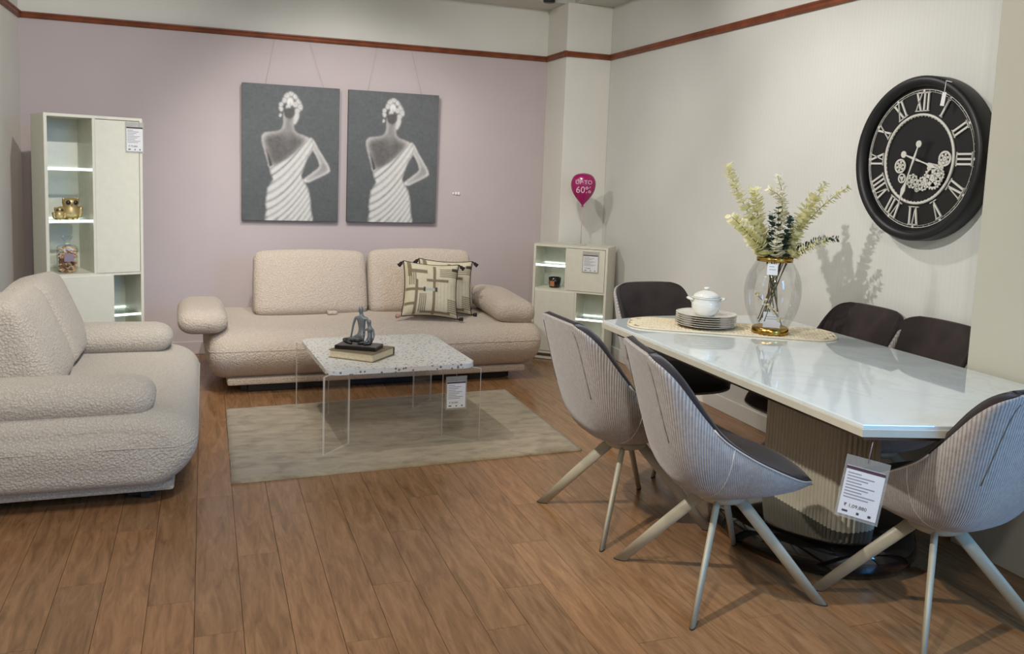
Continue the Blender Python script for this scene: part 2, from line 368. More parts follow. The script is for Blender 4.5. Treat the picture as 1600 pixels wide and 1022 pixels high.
# floor outside the picture (behind the camera and right of it)
pm('floor_far', (138, 100, 70), .35, var=.15, vscale=4)
struct(mesh_obj('floor_outer', [(-1.4, -3.5, -.002), (5.5, -3.5, -.002), (5.5, 1.2, -.002), (-1.4, 1.2, -.002)], [(0, 1, 2, 3)], 'floor_far'))
struct(box('wall_back_lower', XL - .1, XR, YB, YB + .1, -.01, ZR, 'wall_mauve'))
struct(box('wall_back_upper', XL - .1, XR, YB, YB + .1, ZR, ZC + .1, 'wall_white'))
struct(box('wall_left', XL - .1, XL, -3.4, YB, -.01, ZC + .1, 'wall_white'))
struct(box('wall_right', XR, XR + .1, 1.0, YB + .1, -.01, ZC + .1, 'wall_cream'))
struct(box('wall_column', 2.768, XR, 6.635, YB, 0, ZS, 'wall_white', bev=.004))
struct(box('wall_pillar', 2.988, XR, .9, 2.69, 0, ZC + .1, 'pillar_paint', bev=.006))
struct(box('ceiling', XL - .1, 5.5, -3.4, YB + .1, ZC + .1, ZC + .2, 'ceiling_blue'))
struct(prism('ceiling_soffit_back', [(XL, 6.70), (XR, 6.70), (XR, YB), (XL, YB)], ZS, ZC + .1, 'ceiling_white'))
struct(prism('ceiling_soffit_right', [(2.85, 1.0), (XR, 1.0), (XR, 6.70), (2.85, 6.70)], ZS, ZC + .1, 'ceiling_white'))
# picture rail: bevelled moulding
def rail(name, a, b, nrm):
    a, b, nrm = Vector(a), Vector(b), Vector(nrm)
    prof = ((0, -.022), (.016, -.022), (.022, -.012), (.018, .002), (.026, .012), (.026, .02), (0, .024))
    V = []; F = []
    for p in (a, b):
        for o_, z in prof: V.append(p + nrm * o_ + Vector((0, 0, z)))
    n = len(prof)
    for i in range(n): F.append((i, (i + 1) % n, n + (i + 1) % n, n + i))
    F.append(tuple(range(n))); F.append(tuple(range(n, 2 * n))[::-1])
    struct(mesh_obj(name, V, F, 'rail_wood'))
z = ZR + .006
rail('trim_1', (XL, YB, z), (2.768, YB, z), (0, -1, 0)); rail('trim_2', (2.768, YB, z), (2.768, 6.61, z), (-1, 0, 0))
rail('trim_3', (2.742, 6.635, z), (XR, 6.635, z), (0, -1, 0)); rail('trim_4', (XR, 6.635, z), (XR, 2.69, z), (-1, 0, 0))
rail('trim_5', (XL, 1.0, z), (XL, YB, z), (1, 0, 0))
struct(box('baseboard_back', XL, 2.768, YB - .014, YB, 0, .10, 'wall_mauve', bev=.004))
struct(box('baseboard_right', XR - .014, XR, 2.69, 6.635, 0, .10, 'wall_white', bev=.004))
struct(box('baseboard_left', XL, XL + .014, -3, YB - .014, 0, .10, 'wall_white', bev=.004))

# ---------------------------------------------------------------- rug
P = np.array([(.114, 4.109), (1.93, 4.173), (1.942, 5.50), (.118, 5.385)])
V = []; F = []; nu, nv = 60, 44
for j in range(nv + 1):
    for i in range(nu + 1):
        u, v_ = i / nu, j / nv
        p = (1 - u) * (1 - v_) * P[0] + u * (1 - v_) * P[1] + u * v_ * P[2] + (1 - u) * v_ * P[3]
        e = min(u, 1 - u, v_, 1 - v_); zz = .016 - .006 * max(0, 1 - e / .02) + rng.normal() * .0006
        V.append((p[0] + rng.normal() * .001, p[1] + rng.normal() * .001, zz))
for j in range(nv):
    for i in range(nu): a = j * (nu + 1) + i; F.append((a, a + 1, a + nu + 2, a + nu + 1))
rim = [i for i in range(nu + 1)] + [j * (nu + 1) + nu for j in range(1, nu * 0 + nv + 1)] + [nv * (nu + 1) + i for i in range(nu - 1, -1, -1)] + [j * (nu + 1) for j in range(nv - 1, 0, -1)]
b0 = len(V)
for i in rim: V.append((V[i][0], V[i][1], 0.0005))
for k in range(len(rim)): k2 = (k + 1) % len(rim); F.append((rim[k], b0 + k, b0 + k2, rim[k2]))
tag(mesh_obj('area_rug', V, F, 'rug_pile', None, True), 'beige short-pile area rug lying under the terrazzo coffee table', 'rug')

# ---------------------------------------------------------------- sofas (local: faces -y, x along the length, origin at base centre on the floor)
SEATP = ((.13, .105), (.065, .15), (.015, .22), (0, .29), (.02, .355), (.075, .405), (.17, .432), (.32, .438), (.6, .436), (.82, .435), (.92, .42), (.975, .37), (.99, .28), (.97, .18), (.92, .11))
def make_sofa(name, L, D, fab, label, loc, rz, cush, arms, nback):
    t = thing(name, label, 'sofa', loc, rz)
    prof = crom([(a * D, b) for a, b in SEATP], 40)
    cy_, cz_ = D * .5, .27
    V = []; F = []; xs = []
    nx = 56
    for i in range(nx + 1):
        u = -1 + 2 * i / nx; u = math.sin(u * PI / 2); xs.append(u * L / 2)
    R_ = .13
    for x in xs:
        e = L / 2 - abs(x)
        q = 1 if e >= R_ else max(0.0, 1 - (1 - e / R_) ** 2.3) ** (1 / 2.3)
        for (y, zz) in prof:
            yy = cy_ + (y - cy_) * (1 - (1 - q) * .2); z2 = cz_ + (zz - cz_) * (.5 + .5 * q)
            V.append((x, yy - D / 2, z2 + (.006 * math.cos(x / L * 2 * PI * nback) - .006 if zz > .42 else 0)))
    n = len(prof)
    # flat, softly domed end caps: rings shrinking to the middle of each end
    def cap(ix, sg):
        ring = [Vector(V[ix * n + j]) for j in range(n)]; c0 = sum(ring, Vector()) / n; out = []
        for kk, dx in ((.7, .014), (.35, .022), (.05, .025)):
            out.append(len(V)); V.extend([tuple(c0 + (p - c0) * kk + Vector((sg * dx, 0, 0))) for p in ring])
        return out
    for i in range(nx):
        for j in range(n): F.append((i * n + j, i * n + (j + 1) % n, (i + 1) * n + (j + 1) % n, (i + 1) * n + j))
    for ix, sg in ((0, -1), (nx, 1)):
        rows = [ix * n] + cap(ix, sg)
        for a_, b_ in zip(rows, rows[1:]):
            for j in range(n):
                q = (a_ + j, b_ + j, b_ + (j + 1) % n, a_ + (j + 1) % n); F.append(q if sg < 0 else q[::-1])
        q = tuple(rows[-1] + j for j in range(n)); F.append(q[::-1] if sg < 0 else q)
    body = mesh_obj('seat_body', V, F, fab, t, True)
    js = min(range(len(prof)), key=lambda j: abs(prof[j][1] - .30) + (5 if prof[j][0] > D * .3 else 0))
    jb = min(range(len(prof)), key=lambda j: abs(prof[j][1] - .30) + (5 if prof[j][0] < D * .7 else 0))
    line = [Vector(V[i * n + js]) * 1.0 for i in range(1, nx)]
    ring = [Vector((-L / 2 - .021, p * D, .302)) for p in (.3, .1, -.1, -.22)] + line + [Vector((L / 2 + .021, p * D, .302)) for p in (-.22, -.1, .1, .3)]
    tube('piping', ring, .0032, fab, body, 6)
    box('base_board', -L / 2 + .11, L / 2 - .11, -D / 2 + .10, D / 2 - .05, .062, .108, fab, t, .012)
    for sx in (-1, 1):
        for sy in (-1, 1): box('foot', sx * (L / 2 - .42) - .18, sx * (L / 2 - .42) + .18, sy * (D / 2 - .24) - .06, sy * (D / 2 - .24) + .06, 0, .064, 'matte_black', t, .004)
    box('centre_rail', -L / 2 + .2, L / 2 - .2, -D / 2 + .2, -D / 2 + .24, .004, .062, 'matte_black', t, .002)
    for (x, y, z_, hx, hz, th, tilt, rzc) in cush:
        def lean(q, u): return (q[0] * (1 - .02 * max(0, u[2])), q[1] * (1 - .22 * u[2]), q[2] + .012 * (1 - u[0] ** 2) * max(0, u[2]))
        bc = cushion('back_cushion', hx, th, hz, .06, fab, t, 16, (.0, .22, .02), (x, y, z_), (-tilt, 0, rzc), lean)
    for (x, y, z_, hx, hy, hz, tx, ty, br) in arms:
        cushion('armrest', hx, hy, hz, .085, fab, t, 14, (.04, .02, .12), (x, y, z_), (tx, ty, 0))
        if br: box('armrest_bracket', br - .03, br + .03, y - .06, y + .1, .22, z_ - hz + .02, fab, t, .012)
    return t
s1 = make_sofa('three_seat_sofa', 2.28, 1.16, 'boucle_beige', 'long cream boucle sofa against the mauve back wall', (1.15, 6.24, 0), math.radians(1.5),
          [(-.42, .19, .63, .405, .235, .10, math.radians(14), 0), (.40, .19, .635, .405, .24, .10, math.radians(14), 0)],
          [(-1.175, -.18, .485, .148, .37, .075, 0, 0, -1.09), (.955, -.13, .505, .16, .36, .085, math.radians(3), math.radians(7), None)], 2)
cushion('pull_tab', .035, .03, .012, .01, 'boucle_beige', s1, 6, loc=(-.29, -.0, .445))
s2 = make_sofa('two_seat_sofa', 1.64, 1.1, 'boucle_grey', 'grey-beige boucle two-seat sofa along the left wall', (-.58, 4.64, 0), math.radians(90),
          [(-.21, .22, .63, .31, .225, .13, math.radians(14), 0), (.395, .22, .63, .285, .225, .13, math.radians(14), 0)],
          [(-.635, .04, .475, .14, .41, .08, 0, 0, None), (.62, -.0, .49, .135, .40, .075, 0, 0, None)], 2)

# ---------------------------------------------------------------- throw pillows
def pillow_pattern(u, v_):
    c = np.empty(u.shape + (3,)); base = np.array(s2l((214, 202, 172))); band = np.array(s2l((132, 116, 92))); dark = np.array(s2l((70, 58, 46)))
    c[:] = base
    def rect(u0, u1, v0, v1, col, k=1): m = (u > u0) & (u < u1) & (v_ > v0) & (v_ < v1); c[m] = c[m] * (1 - k) + col * k
    st = lambda a, f_: (np.sin(a * f_) > .55)
    m = st(u, 190) & (((u > .06) & (u < .2) & (v_ > .2) & (v_ < .46)) | ((u > .24) & (u < .48) & (v_ > .62) & (v_ < .96))); c[m] = band * .8
    m = st(v_, 170) & (((u > .64) & (v_ < .27)) | ((u > .8) & (v_ > .7))); c[m] = band * .8
    m = st(u, 260) & (u > .58) & (v_ > .4) & (v_ < .9); c[m] = c[m] * .86
    for q in ((.05, .11, 0, .3), (.17, .23, .35, 1), (.5, .56, .06, 1), (.08, .4, .16, .22), (.38, .82, .33, .39), (0, .36, .5, .565), (0, .2, .77, .83), (.3, .85, .93, .98)): rect(*q, band)
    rect(.86, 1, .09, .15, dark); rect(.33, .36, .49, .575, dark); rect(.56, .59, .49, .575, dark)
    rect(.37, .55, .505, .56, np.array(s2l((178, 182, 176))))
    return c
def throw_pillow(label, loc, rz, tilt, roll, S=.46):
    t = thing('throw_pillow', label, 'pillow', loc, rz, 'patterned throw pillows on the cream sofa')
    g = 56; V = []; F = []; T = .085
    uu, vv_ = np.meshgrid(np.linspace(0, 1, g + 1), np.linspace(0, 1, g + 1))
    col = pillow_pattern(uu, vv_).reshape(-1, 3)
    M_ = Matrix.Rotation(-tilt, 4, 'X') @ Matrix.Rotation(roll, 4, 'Y')
    def pt(u, v_, sd):
        a, b = 2 * u - 1, 1 - 2 * v_
        x = a * S / 2 * (1 - .09 * (1 - b * b)); z_ = b * S / 2 * (1 - .09 * (1 - a * a))
        th = T * (max(0, 1 - a ** 4) * max(0, 1 - b ** 4)) ** .55
        return M_ @ Vector((x, sd * th, z_)) + Vector((0, 0, S / 2))
    for sd in (-1, 1):
        V = [pt(u, v_, sd) for v_ in np.linspace(0, 1, g + 1) for u in np.linspace(0, 1, g + 1)]
        F = []
        for j in range(g):
            for i in range(g):
                a = j * (g + 1) + i; q = (a, a + g + 1, a + g + 2, a + 1); F.append(q if sd < 0 else q[::-1])
        if sd < 0: mesh_obj('front_cover', V, F, 'cushion_print', t, True, col=col)
        else: mesh_obj('back_cover', V, F, 'cushion_back', t, True)
    k = np.linspace(0, 1, 30)[:-1]
    ring = [pt(a, 0, 0) for a in k] + [pt(1, a, 0) for a in k] + [pt(1 - a, 1, 0) for a in k] + [pt(0, 1 - a, 0) for a in k]
    tube('piping', ring, .005, 'cushion_piping', t, 6, True)
    for (u, v_, dx, m_) in ((0, 0, -1, 'cushion_piping'), (1, 0, 1, 'cushion_piping'), (0, 1, -1, 'tassel_pink'), (1, 1, 1, 'cushion_piping')):
        p = pt(u, v_, 0); q = p + Vector((dx * .035, -.02, -.03 if v_ == 0 else .004))
        tube('tassel', [p, p.lerp(q, .3), p.lerp(q, .45), p.lerp(q, .7), q], [.004, .006, .013, .012, .016], m_, t, 8)
    return t
throw_pillow('patterned throw pillow with taupe bands and pink corner tassel, nearer of the two', (1.51, 5.95, .44), math.radians(-4), math.radians(20), math.radians(4), .40)
throw_pillow('patterned throw pillow half hidden behind the nearer pillow, beside the armrest', (1.665, 6.12, .44), math.radians(-4), math.radians(16), math.radians(3), .40)

# ---------------------------------------------------------------- cabinets (local: front faces -y, x 0..W from the front-left corner)
def sheet(t, x, y, z_, w_, h, lines=5, price='', rx=PI / 2, band=True):
    pass
def make_cabinet(name, label, H, W, D, loc, rz, zs, xa, xb, shelves, lowshelf):
    """xa: divider of the upper row, xb: divider of the lower row, zs: height between the rows"""
    t = thing(name, label, 'cabinet', loc, rz); th = .018
    boxes('carcass', [(0, th, 0, D, .05, H), (W - th, W, 0, D, .05, H), (th, W - th, 0, D, H - th, H), (th, W - th, 0, D, .05, .05 + th),
                      (th, W - th, D - .012, D, .05 + th, H - th), (th, W - th, .004, D - .012, zs - th / 2, zs + th / 2),
                      (xa - th / 2, xa + th / 2, .004, D - .012, zs + th / 2, H - th), (xb - th / 2, xb + th / 2, .004, D - .012, .05 + th, zs - th / 2)], 'cabinet_cream', t)
    box('plinth', .02, W - .02, .03, D - .02, 0, .05, 'table_under', t)
    boxes('plinth_board', [(.01, W - .01, .004, .018, .004, .022)], 'cabinet_cream', t)
    box('door', xa + .006, W - th - .003, -.001, .016, zs + .008, H - th - .004, 'cabinet_cream', t, .002)
    box('door', th + .003, xb - .006, -.001, .016, .05 + th + .004, zs - .008, 'cabinet_cream', t, .002)
    boxes('inner_lining', [(th, xa - th / 2, D - .0135, D - .0125, zs + .01, H - th), (xb + th / 2, W - th, D - .0135, D - .0125, .07, zs - .01)], 'cabinet_inside', t)
    for z_ in shelves:
        s_ = box('glass_shelf', th + .001, xa - th / 2 - .001, .02, D - .014, z_ - .004, z_ + .004, 'shelf_glass', t)
        box('light_strip', th + .001, xa - th / 2 - .001, .012, .02, z_ - .008, z_ + .008, 'led', s_)
        box('light_strip', th + .002, xa - th / 2 - .002, D - .02, D - .0145, z_ - .003, z_ + .003, 'led', s_)
    for z_ in lowshelf:
        s_ = box('glass_shelf', xb + th / 2 + .001, W - th - .001, .02, D - .014, z_ - .004, z_ + .004, 'shelf_glass', t)
        box('light_strip', xb + th / 2 + .001, W - th - .001, .012, .02, z_ - .007, z_ + .007, 'led', s_)
        box('light_strip', xb + th / 2 + .002, W - th - .002, D - .02, D - .0145, z_ - .003, z_ + .003, 'led', s_)
    return t
tall = make_cabinet('tall_cabinet', 'tall cream display cabinet with lit glass shelves in the left corner', 1.755, .58, .38, (-.93, 6.05, 0), math.radians(20), .738, .285, .385, [1.412, 1.083], [.46])
small = make_cabinet('low_cabinet', 'low cream cabinet with lit glass shelves set across the right corner', .935, .61, .27, (2.49, 6.475, 0), math.radians(-39.5), .57, .275, .36, [.765], [.35])

# ---------------------------------------------------------------- price tags
def price_tag(label, loc, rz, W, H, price, tilt=0, yaw=0, header='paper_band', hang=0, mirror=False):
    """clear sleeve with a printed sheet; local x right, z up, front faces -y, origin at the top centre"""
    t = thing('price_tag', label, 'tag', loc, rz); t.rotation_euler = (tilt, yaw, rz)
    box('sleeve', -W / 2, W / 2, -.0012, .0012, -H, 0, 'sleeve', t)
    pw = W * .88; top = -H * .16; bot = -H * .95
    pp = box('paper', -pw / 2, pw / 2, -.0018, -.0013, bot, top, 'paper_white', t)
    box('header_band', -pw / 2, pw / 2, -.0023, -.0019, top - H * .055, top - H * .005, header, pp)
    ls = []
    hh = top - bot
    for k in range(9):
        z_ = top - hh * (.14 + .062 * k); x1 = -pw * .44 + pw * (.35 + .5 * ((k * 37) % 10) / 10)
        ls.append((-pw * .44, x1, -.0022, -.0019, z_ - hh * .012, z_ + hh * .012))
    boxes('printed_lines', ls, 'paper_grey', pp)['kind'] = 'stuff'
    text_mesh('printed_price', price, hh * .1, 'paper_ink', pp, (-pw * .38, -.002, bot + hh * .17), (PI / 2, 0, 0), .0002)
    boxes('printed_icons', [(-pw * .4, -pw * .25, -.0022, -.0019, bot + hh * .06, bot + hh * .1), (-pw * .02, pw * .05, -.0022, -.0019, bot + hh * .05, bot + hh * .1), (pw * .28, pw * .36, -.0022, -.0019, bot + hh * .05, bot + hh * .1)], 'paper_ink', pp)['kind'] = 'stuff'
    if hang: tube('string', [(0, -.001, -H * .06), (.0, .0, hang * .5), (0, .001, hang)], .0012, 'wire', t, 5)
    return t
def loc_in(o, x, y, z_):
    a = o.rotation_euler.z; c_, s_ = math.cos(a), math.sin(a); return (o.location.x + c_ * x - s_ * y, o.location.y + s_ * x + c_ * y, z_)
price_tag('price tag on the door of the tall cabinet', loc_in(tall, .53, -.006, 1.73), tall.rotation_euler.z, .115, .20, '₹ 79,880')
price_tag('price tag on the door of the low cabinet', loc_in(small, .475, -.006, .90), small.rotation_euler.z, .135, .17, '₹ 49,880')

# ---------------------------------------------------------------- things in and on the cabinets
def owl(parent, x, y, s_):
    b = lathe('body', [(0, 0), (.034, .001), (.046, .018), (.05, .04), (.046, .062), (.038, .076), (.043, .088), (.044, .104), (.034, .117), (.015, .122), (0, .123)], 'owl_gold', parent, 20, True, (0, 0, 0))
    b.location = (x, y, 0); b.scale = (s_, s_ * .85, s_)
    for sx in (-1, 1):
        e = lathe('eye', [(0, -.012), (.010, -.006), (.0135, 0), (.010, .005), (0, .007)], 'eye_dark', b, 14); e.location = (sx * .018, -.039, .096); e.rotation_euler = (PI / 2, 0, 0)
        er = lathe('ear', [(.012, 0), (.007, .014), (0, .026)], 'owl_gold', b, 10); er.location = (sx * .032, 0, .105); er.rotation_euler = (0, sx * .4, 0)
        wg = cushion('wing', .012, .03, .032, .012, 'owl_gold', b, 6, loc=(sx * .046, .0, .042), rot=(0, sx * .15, 0))
    bk = lathe('beak', [(.006, 0), (.004, .008), (0, .014)], 'owl_gold', b, 8); bk.location = (0, -.04, .084); bk.rotation_euler = (PI / 2 + .6, 0, 0)
    ft = boxes('feet', [(-.022, -.006, -.05, -.02, 0, .01), (.006, .022, -.05, -.02, 0, .01)], 'owl_gold', b)
a = loc_in(tall, .15, .12, 1.088)
ow = thing('owl_figurine', 'gold owl figurine with an owlet on the middle shelf of the tall cabinet', 'figurine', a, tall.rotation_euler.z)
owl(ow, .02, 0, 1.15); owl(ow, -.052, -.02, .66)
# potpourri bag
a = loc_in(tall, .14, .10, .748)
pb = thing('potpourri_bag', 'clear bag of dried potpourri with mauve label in the tall cabinet', 'bag', a, tall.rotation_euler.z)
bits = {'potpourri_tan': [], 'potpourri_brown': [], 'potpourri_pale': []}
for i in range(170):
    x, y, z_ = rng.uniform(-.046, .046), rng.uniform(-.034, .03), rng.uniform(.008, .165)
    m_ = 'potpourri_pale' if z_ > .13 else random.choice(('potpourri_tan', 'potpourri_tan', 'potpourri_brown'))
    bm = bmesh.new(); bmesh.ops.create_icosphere(bm, subdivisions=1, radius=.016)
    Mx = Matrix.Translation((x, y, z_)) @ Matrix.Rotation(rng.uniform(0, 6), 4, Vector(rng.normal(size=3)).normalized()) @ Matrix.Diagonal((rng.uniform(.6, 1.3), rng.uniform(.4, .9), .35, 1))
    bits[m_].append(([Mx @ v.co for v in bm.verts], [tuple(v.index for v in q.verts) for q in bm.faces])); bm.free()
for m_, l_ in bits.items():
    V, F = merge(l_); o = mesh_obj('dried_petals', V, F, m_, pb); o['kind'] = 'stuff'
cushion('clear_sleeve', .058, .042, .088, .02, 'glass_clear', pb, 8, loc=(0, 0, .0885))
rs = [.03, .012, .02, .034, .04]
lathe('gathered_top', [(.03, .172), (.011, .187), (.02, .205), (.034, .225), (.038, .235)], 'glass_clear', pb, 10, False)
lathe('tie', [(.011, .183), (.0135, .187), (.011, .191)], 'paper_white', pb, 12)
box('paper_label', -.028, .03, -.0455, -.0445, .075, .125, 'label_mauve', pb, .0004)
# candle
a = loc_in(small, .155, .10, .58)
cn = thing('jar_candle', 'black jar candle with orange label in the low cabinet', 'candle', a, small.rotation_euler.z)
lathe('jar', [(0, 0), (.040, 0), (.044, .004), (.052, .08), (.049, .082), (.046, .07), (0, .069)], 'candle_black', cn, 28)
lathe('wax', [(0, .068), (.0455, .0685), (.0455, .0715), (0, .0715)], 'wax', cn, 24)
V = []; F = []
for i in range(7):
    an = math.radians(-125 + 8 * i)
    for z_, rr in ((.012, .0459), (.056, .0501)): V.append(((rr + .0008) * math.cos(an), (rr + .0008) * math.sin(an), z_))
for i in range(6): F.append((2 * i, 2 * i + 2, 2 * i + 3, 2 * i + 1))
mesh_obj('paper_label', V, F, 'label_orange', cn)
# balloon sign
a = loc_in(small, .345, .15, .936)
bl = thing('balloon_sign', 'magenta balloon sign on a thin stick above the low cabinet', 'sign', a, math.radians(-20))
lathe('stand_plate', [(0, 0), (.05, 0), (.05, .006), (.045, .008), (0, .008)], 'acrylic_edge', bl, 24)
tube('stick', [(0, 0, .006), (0, 0, .15), (.002, 0, .31)], .0028, 'stick', bl, 8)
prof = [(0, 0), (.012, .004), (.006, .012), (.02, .03), (.055, .07), (.084, .115), (.098, .162), (.097, .205), (.078, .243), (.045, .263), (0, .27)]
pr = crom(prof, 30)
bsh = lathe('balloon', [(max(0, a_), b_) for a_, b_ in pr], 'balloon', bl, 32, True, (0, 0, .305), 1, .6)
def on_balloon(o, dz):
    for v in o.data.vertices:
        zz = v.co.y + dz; rr = float(np.interp(zz, pr[:, 1], pr[:, 0])); x = v.co.x
        yy = -.6 * math.sqrt(max(0, rr * rr - x * x)) - .0015
        v.co = (x, yy, zz + .305)
on_balloon(text_mesh('lettering', 'UP TO', .046, 'balloon_print', bl, align='CENTER', extrude=0), .182)
on_balloon(text_mesh('lettering', '60%', .074, 'balloon_print', bl, align='CENTER', extrude=0), .112)

# ---------------------------------------------------------------- paintings
def raster(W, H, polys):
    yy, xx = np.mgrid[0:H, 0:W]; X = xx / (W - 1); Y = yy / (H - 1); out = []
    for P_ in polys:
        P_ = np.array(P_, float); m = np.zeros((H, W), bool); j = len(P_) - 1
        for i in range(len(P_)):
            xi, yi = P_[i]; xj, yj = P_[j]
            if yi != yj: m ^= ((yi > Y) != (yj > Y)) & (X < (xj - xi) * (Y - yi) / (yj - yi) + xi)
            j = i
        out.append(m.astype(float))
    return X, Y, out
def blur(a, r_):
    for _ in range(2):
        for ax in (0, 1):
            k = 2 * r_ + 1; p = np.pad(a, [(r_, r_) if q == ax else (0, 0) for q in (0, 1)], mode='edge'); c = np.cumsum(p, ax)
            z_ = np.zeros_like(np.take(c, [0], ax)); c = np.concatenate([z_, c], ax)
            a = (np.take(c, range(k, c.shape[ax]), ax) - np.take(c, range(0, c.shape[ax] - k), ax)) / k
    return a
def zp(pts):
    o_ = []
    for x, y in pts:
        u = (x - 140) / 1205; o_.append((u, (y - 65 - 83 * u) / (1718 - 60 * u)))
    return o_
def smooth_poly(p, k=5): return crom(list(p) + [p[0]], k * len(p))
skin = smooth_poly(zp([(645, 430), (645, 540), (628, 620), (585, 662), (480, 678), (408, 690), (378, 740), (385, 810), (405, 890), (428, 965), (455, 1060), (478, 1120), (600, 1120), (760, 1010), (900, 860), (960, 770), (900, 725), (830, 700), (790, 670), (770, 620), (775, 560), (800, 470), (780, 420)]), 4)
face_ = smooth_poly(zp([(780, 430), (835, 440), (830, 510), (805, 560), (785, 585), (765, 560)]), 4)
gap = smooth_poly(zp([(425, 860), (445, 950), (470, 1080), (480, 1115), (505, 1090), (490, 1020), (455, 930)]), 4)
hair = smooth_poly(zp([(720, 178), (665, 205), (632, 255), (622, 300), (590, 320), (582, 375), (598, 430), (585, 500), (600, 515), (630, 470), (650, 420), (700, 380), (760, 400), (780, 440), (830, 440), (878, 405), (872, 340), (830, 270), (780, 205)]), 4)
curl = smooth_poly(zp([(690, 260), (735, 245), (765, 285), (755, 345), (705, 350), (680, 310)]), 4)
nape = smooth_poly(zp([(650, 400), (700, 385), (770, 400), (775, 470), (720, 510), (660, 480)]), 4)
dress = smooth_poly(zp([(475, 1120), (560, 1085), (700, 1010), (850, 880), (950, 768), (1000, 760), (1032, 820), (1005, 915), (945, 1010), (905, 1120), (872, 1225), (900, 1285), (960, 1400), (988, 1530), (995, 1640), (985, 1900), (462, 1900), (440, 1650), (430, 1580), (445, 1450), (455, 1380), (512, 1285), (520, 1262), (492, 1200)]), 4)
arm = smooth_poly(zp([(985, 790), (1030, 800), (1080, 890), (1150, 1000), (1205, 1090), (1230, 1150), (1218, 1185), (1130, 1232), (1040, 1275), (945, 1312), (900, 1278), (990, 1205), (1085, 1130), (1095, 1075), (1055, 975), (1005, 890)]), 4)
PW, PH = 170, 236
X, Y, ms = raster(PW, PH, [skin, face_, gap, hair, curl, nape, dress, arm])
ms = [blur(m, 1) for m in ms]
def fbm(sc, seed):
    r_ = np.random.default_rng(seed); a = np.zeros((PH, PW))
    for o_ in range(3): a += blur(r_.normal(size=(PH, PW)), max(1, int(sc / (2 ** o_)))) * sc / 2 ** o_
    return a / max(1e-6, np.abs(a).max())
bgv = .108 + .022 * fbm(9, 1) + .02 * (.5 - Y)
img = np.stack([bgv * .96, bgv * 1.03, bgv * 1.06], -1)
def comp(m, val, tint=(1, .98, .95)):
    global img
    img = img * (1 - m[..., None]) + (val[..., None] * np.array(tint)) * m[..., None]
inside = blur(ms[0], 7); rimv = np.clip(1.13 - inside, 0, 1) ** 1.15
comp(ms[0], np.clip(.05 + .74 * rimv + .10 * np.exp(-((X - .46) / .05) ** 2 - ((Y - .34) / .07) ** 2) + .04 * fbm(4, 3), .02, .8), (1, .94, .9))
comp(ms[2], np.full_like(X, .05)); comp(ms[1], np.full_like(X, .6))
comp(ms[5], .10 + .08 * fbm(3, 4), (1, .95, .9))
hv = np.full_like(X, .13)
for (bu, bv), br_ in zip(zp([(680, 225), (735, 200), (790, 240), (835, 300), (852, 370), (815, 420), (650, 285), (608, 335), (606, 392), (700, 370), (790, 340), (600, 470)]), (45, 42, 42, 48, 48, 40, 40, 36, 36, 34, 40, 26)):
    d_ = np.hypot((X - bu) * 1205, (Y - bv) * 1690) / br_; hv = np.maximum(hv, .72 * np.clip(1.25 - d_, 0, 1) ** .7 * (1 - .25 * (d_ < .35)))
comp(ms[3], np.clip(hv + .06 * fbm(2, 5), .06, .8))
comp(ms[4], np.clip(.5 + .25 * np.sin(60 * np.hypot(X - .485, Y - .135)), .1, .85)); comp(ms[5] * .7, .09 + 0 * X)
ia = blur(ms[7], 4); comp(ms[7], np.clip(.18 + .75 * (1.15 - ia), .1, .72), (1, .96, .93))
bend = (X - .3)
ph = 118 * (Y + .50 * bend + .75 * bend ** 2 - .35 * bend * np.clip(Y - .62, 0, 1)) + 1.8 * np.sin(8 * X + 9 * Y)
fold = .5 + .5 * np.sin(ph); deep = np.clip(np.sin(ph * .31 + 4 * X), 0, 1)
dv = .50 + .17 * fold ** .8 - .20 * np.clip(.3 - fold, 0, 1) / .3 * (.35 + .65 * deep) * np.clip((.74 - X) * 4, .15, 1)
dv -= .18 * np.exp(-((blur(ms[6], 6) - .55) / .12) ** 2) * .5
dv -= .12 * np.clip((Y - .95) / .05, 0, 1) * np.clip(np.sin(55 * X + 20 * Y), 0, 1)
comp(ms[6], np.clip(dv + .03 * fbm(3, 8), .06, .78), (1, .98, .94))
img = np.clip(img, .01, .85)
def make_painting(label, x0, z0, z1, W, wires):
    t = thing('canvas_painting', label, 'painting', (x0, YB - .045, z0), 0, 'paintings of a draped woman above the sofa')
    t.rotation_euler = (math.radians(.9), 0, 0)
    H = z1 - z0
    box('stretcher', 0, W, .0015, .036, 0, H, 'canvas_edge', t, .002)
    V = [(W * X[j, i], 0, H * (1 - Y[j, i])) for j in range(PH) for i in range(PW)]
    F = [(j * PW + i, (j + 1) * PW + i, (j + 1) * PW + i + 1, j * PW + i + 1) for j in range(PH - 1) for i in range(PW - 1)]
    mesh_obj('painted_canvas', V, F, 'painted_canvas', t, False, col=img.reshape(-1, 3))
    for xa, xb in wires: tube('hanging_wire', [(xa, .03, H - .02), (xb, .026, ZR - z0 - .02)], .0007, 'wire', t, 5)
    return t
make_painting('left canvas painting of a woman seen from behind in a draped white dress', .268, 1.052, 2.098, .735, ((.17, .24), (.62, .5)))
make_painting('right canvas painting of a woman seen from behind in a draped white dress', 1.072, 1.052, 2.098, .735, ((.15, .22), (.6, .5)))
for lab, x in (('small white tag on the top corner of the left painting', .985), ('small white tag on the top corner of the right painting', 1.79)):
    t = thing('paper_tag', lab, 'tag', (x, YB - .049, 2.09), 0)
    box('paper', -.019, .019, -.001, .0, -.055, 0, 'paper_white', t); boxes('printed_lines', [(-.012, .012, -.0016, -.0011, -.02, -.017), (-.012, .008, -.0016, -.0011, -.032, -.029)], 'paper_grey', t)
hk = thing('wall_pegs', 'three tiny white pegs on the mauve wall beside the paintings', 'pegs', (1.965, YB, 1.30))
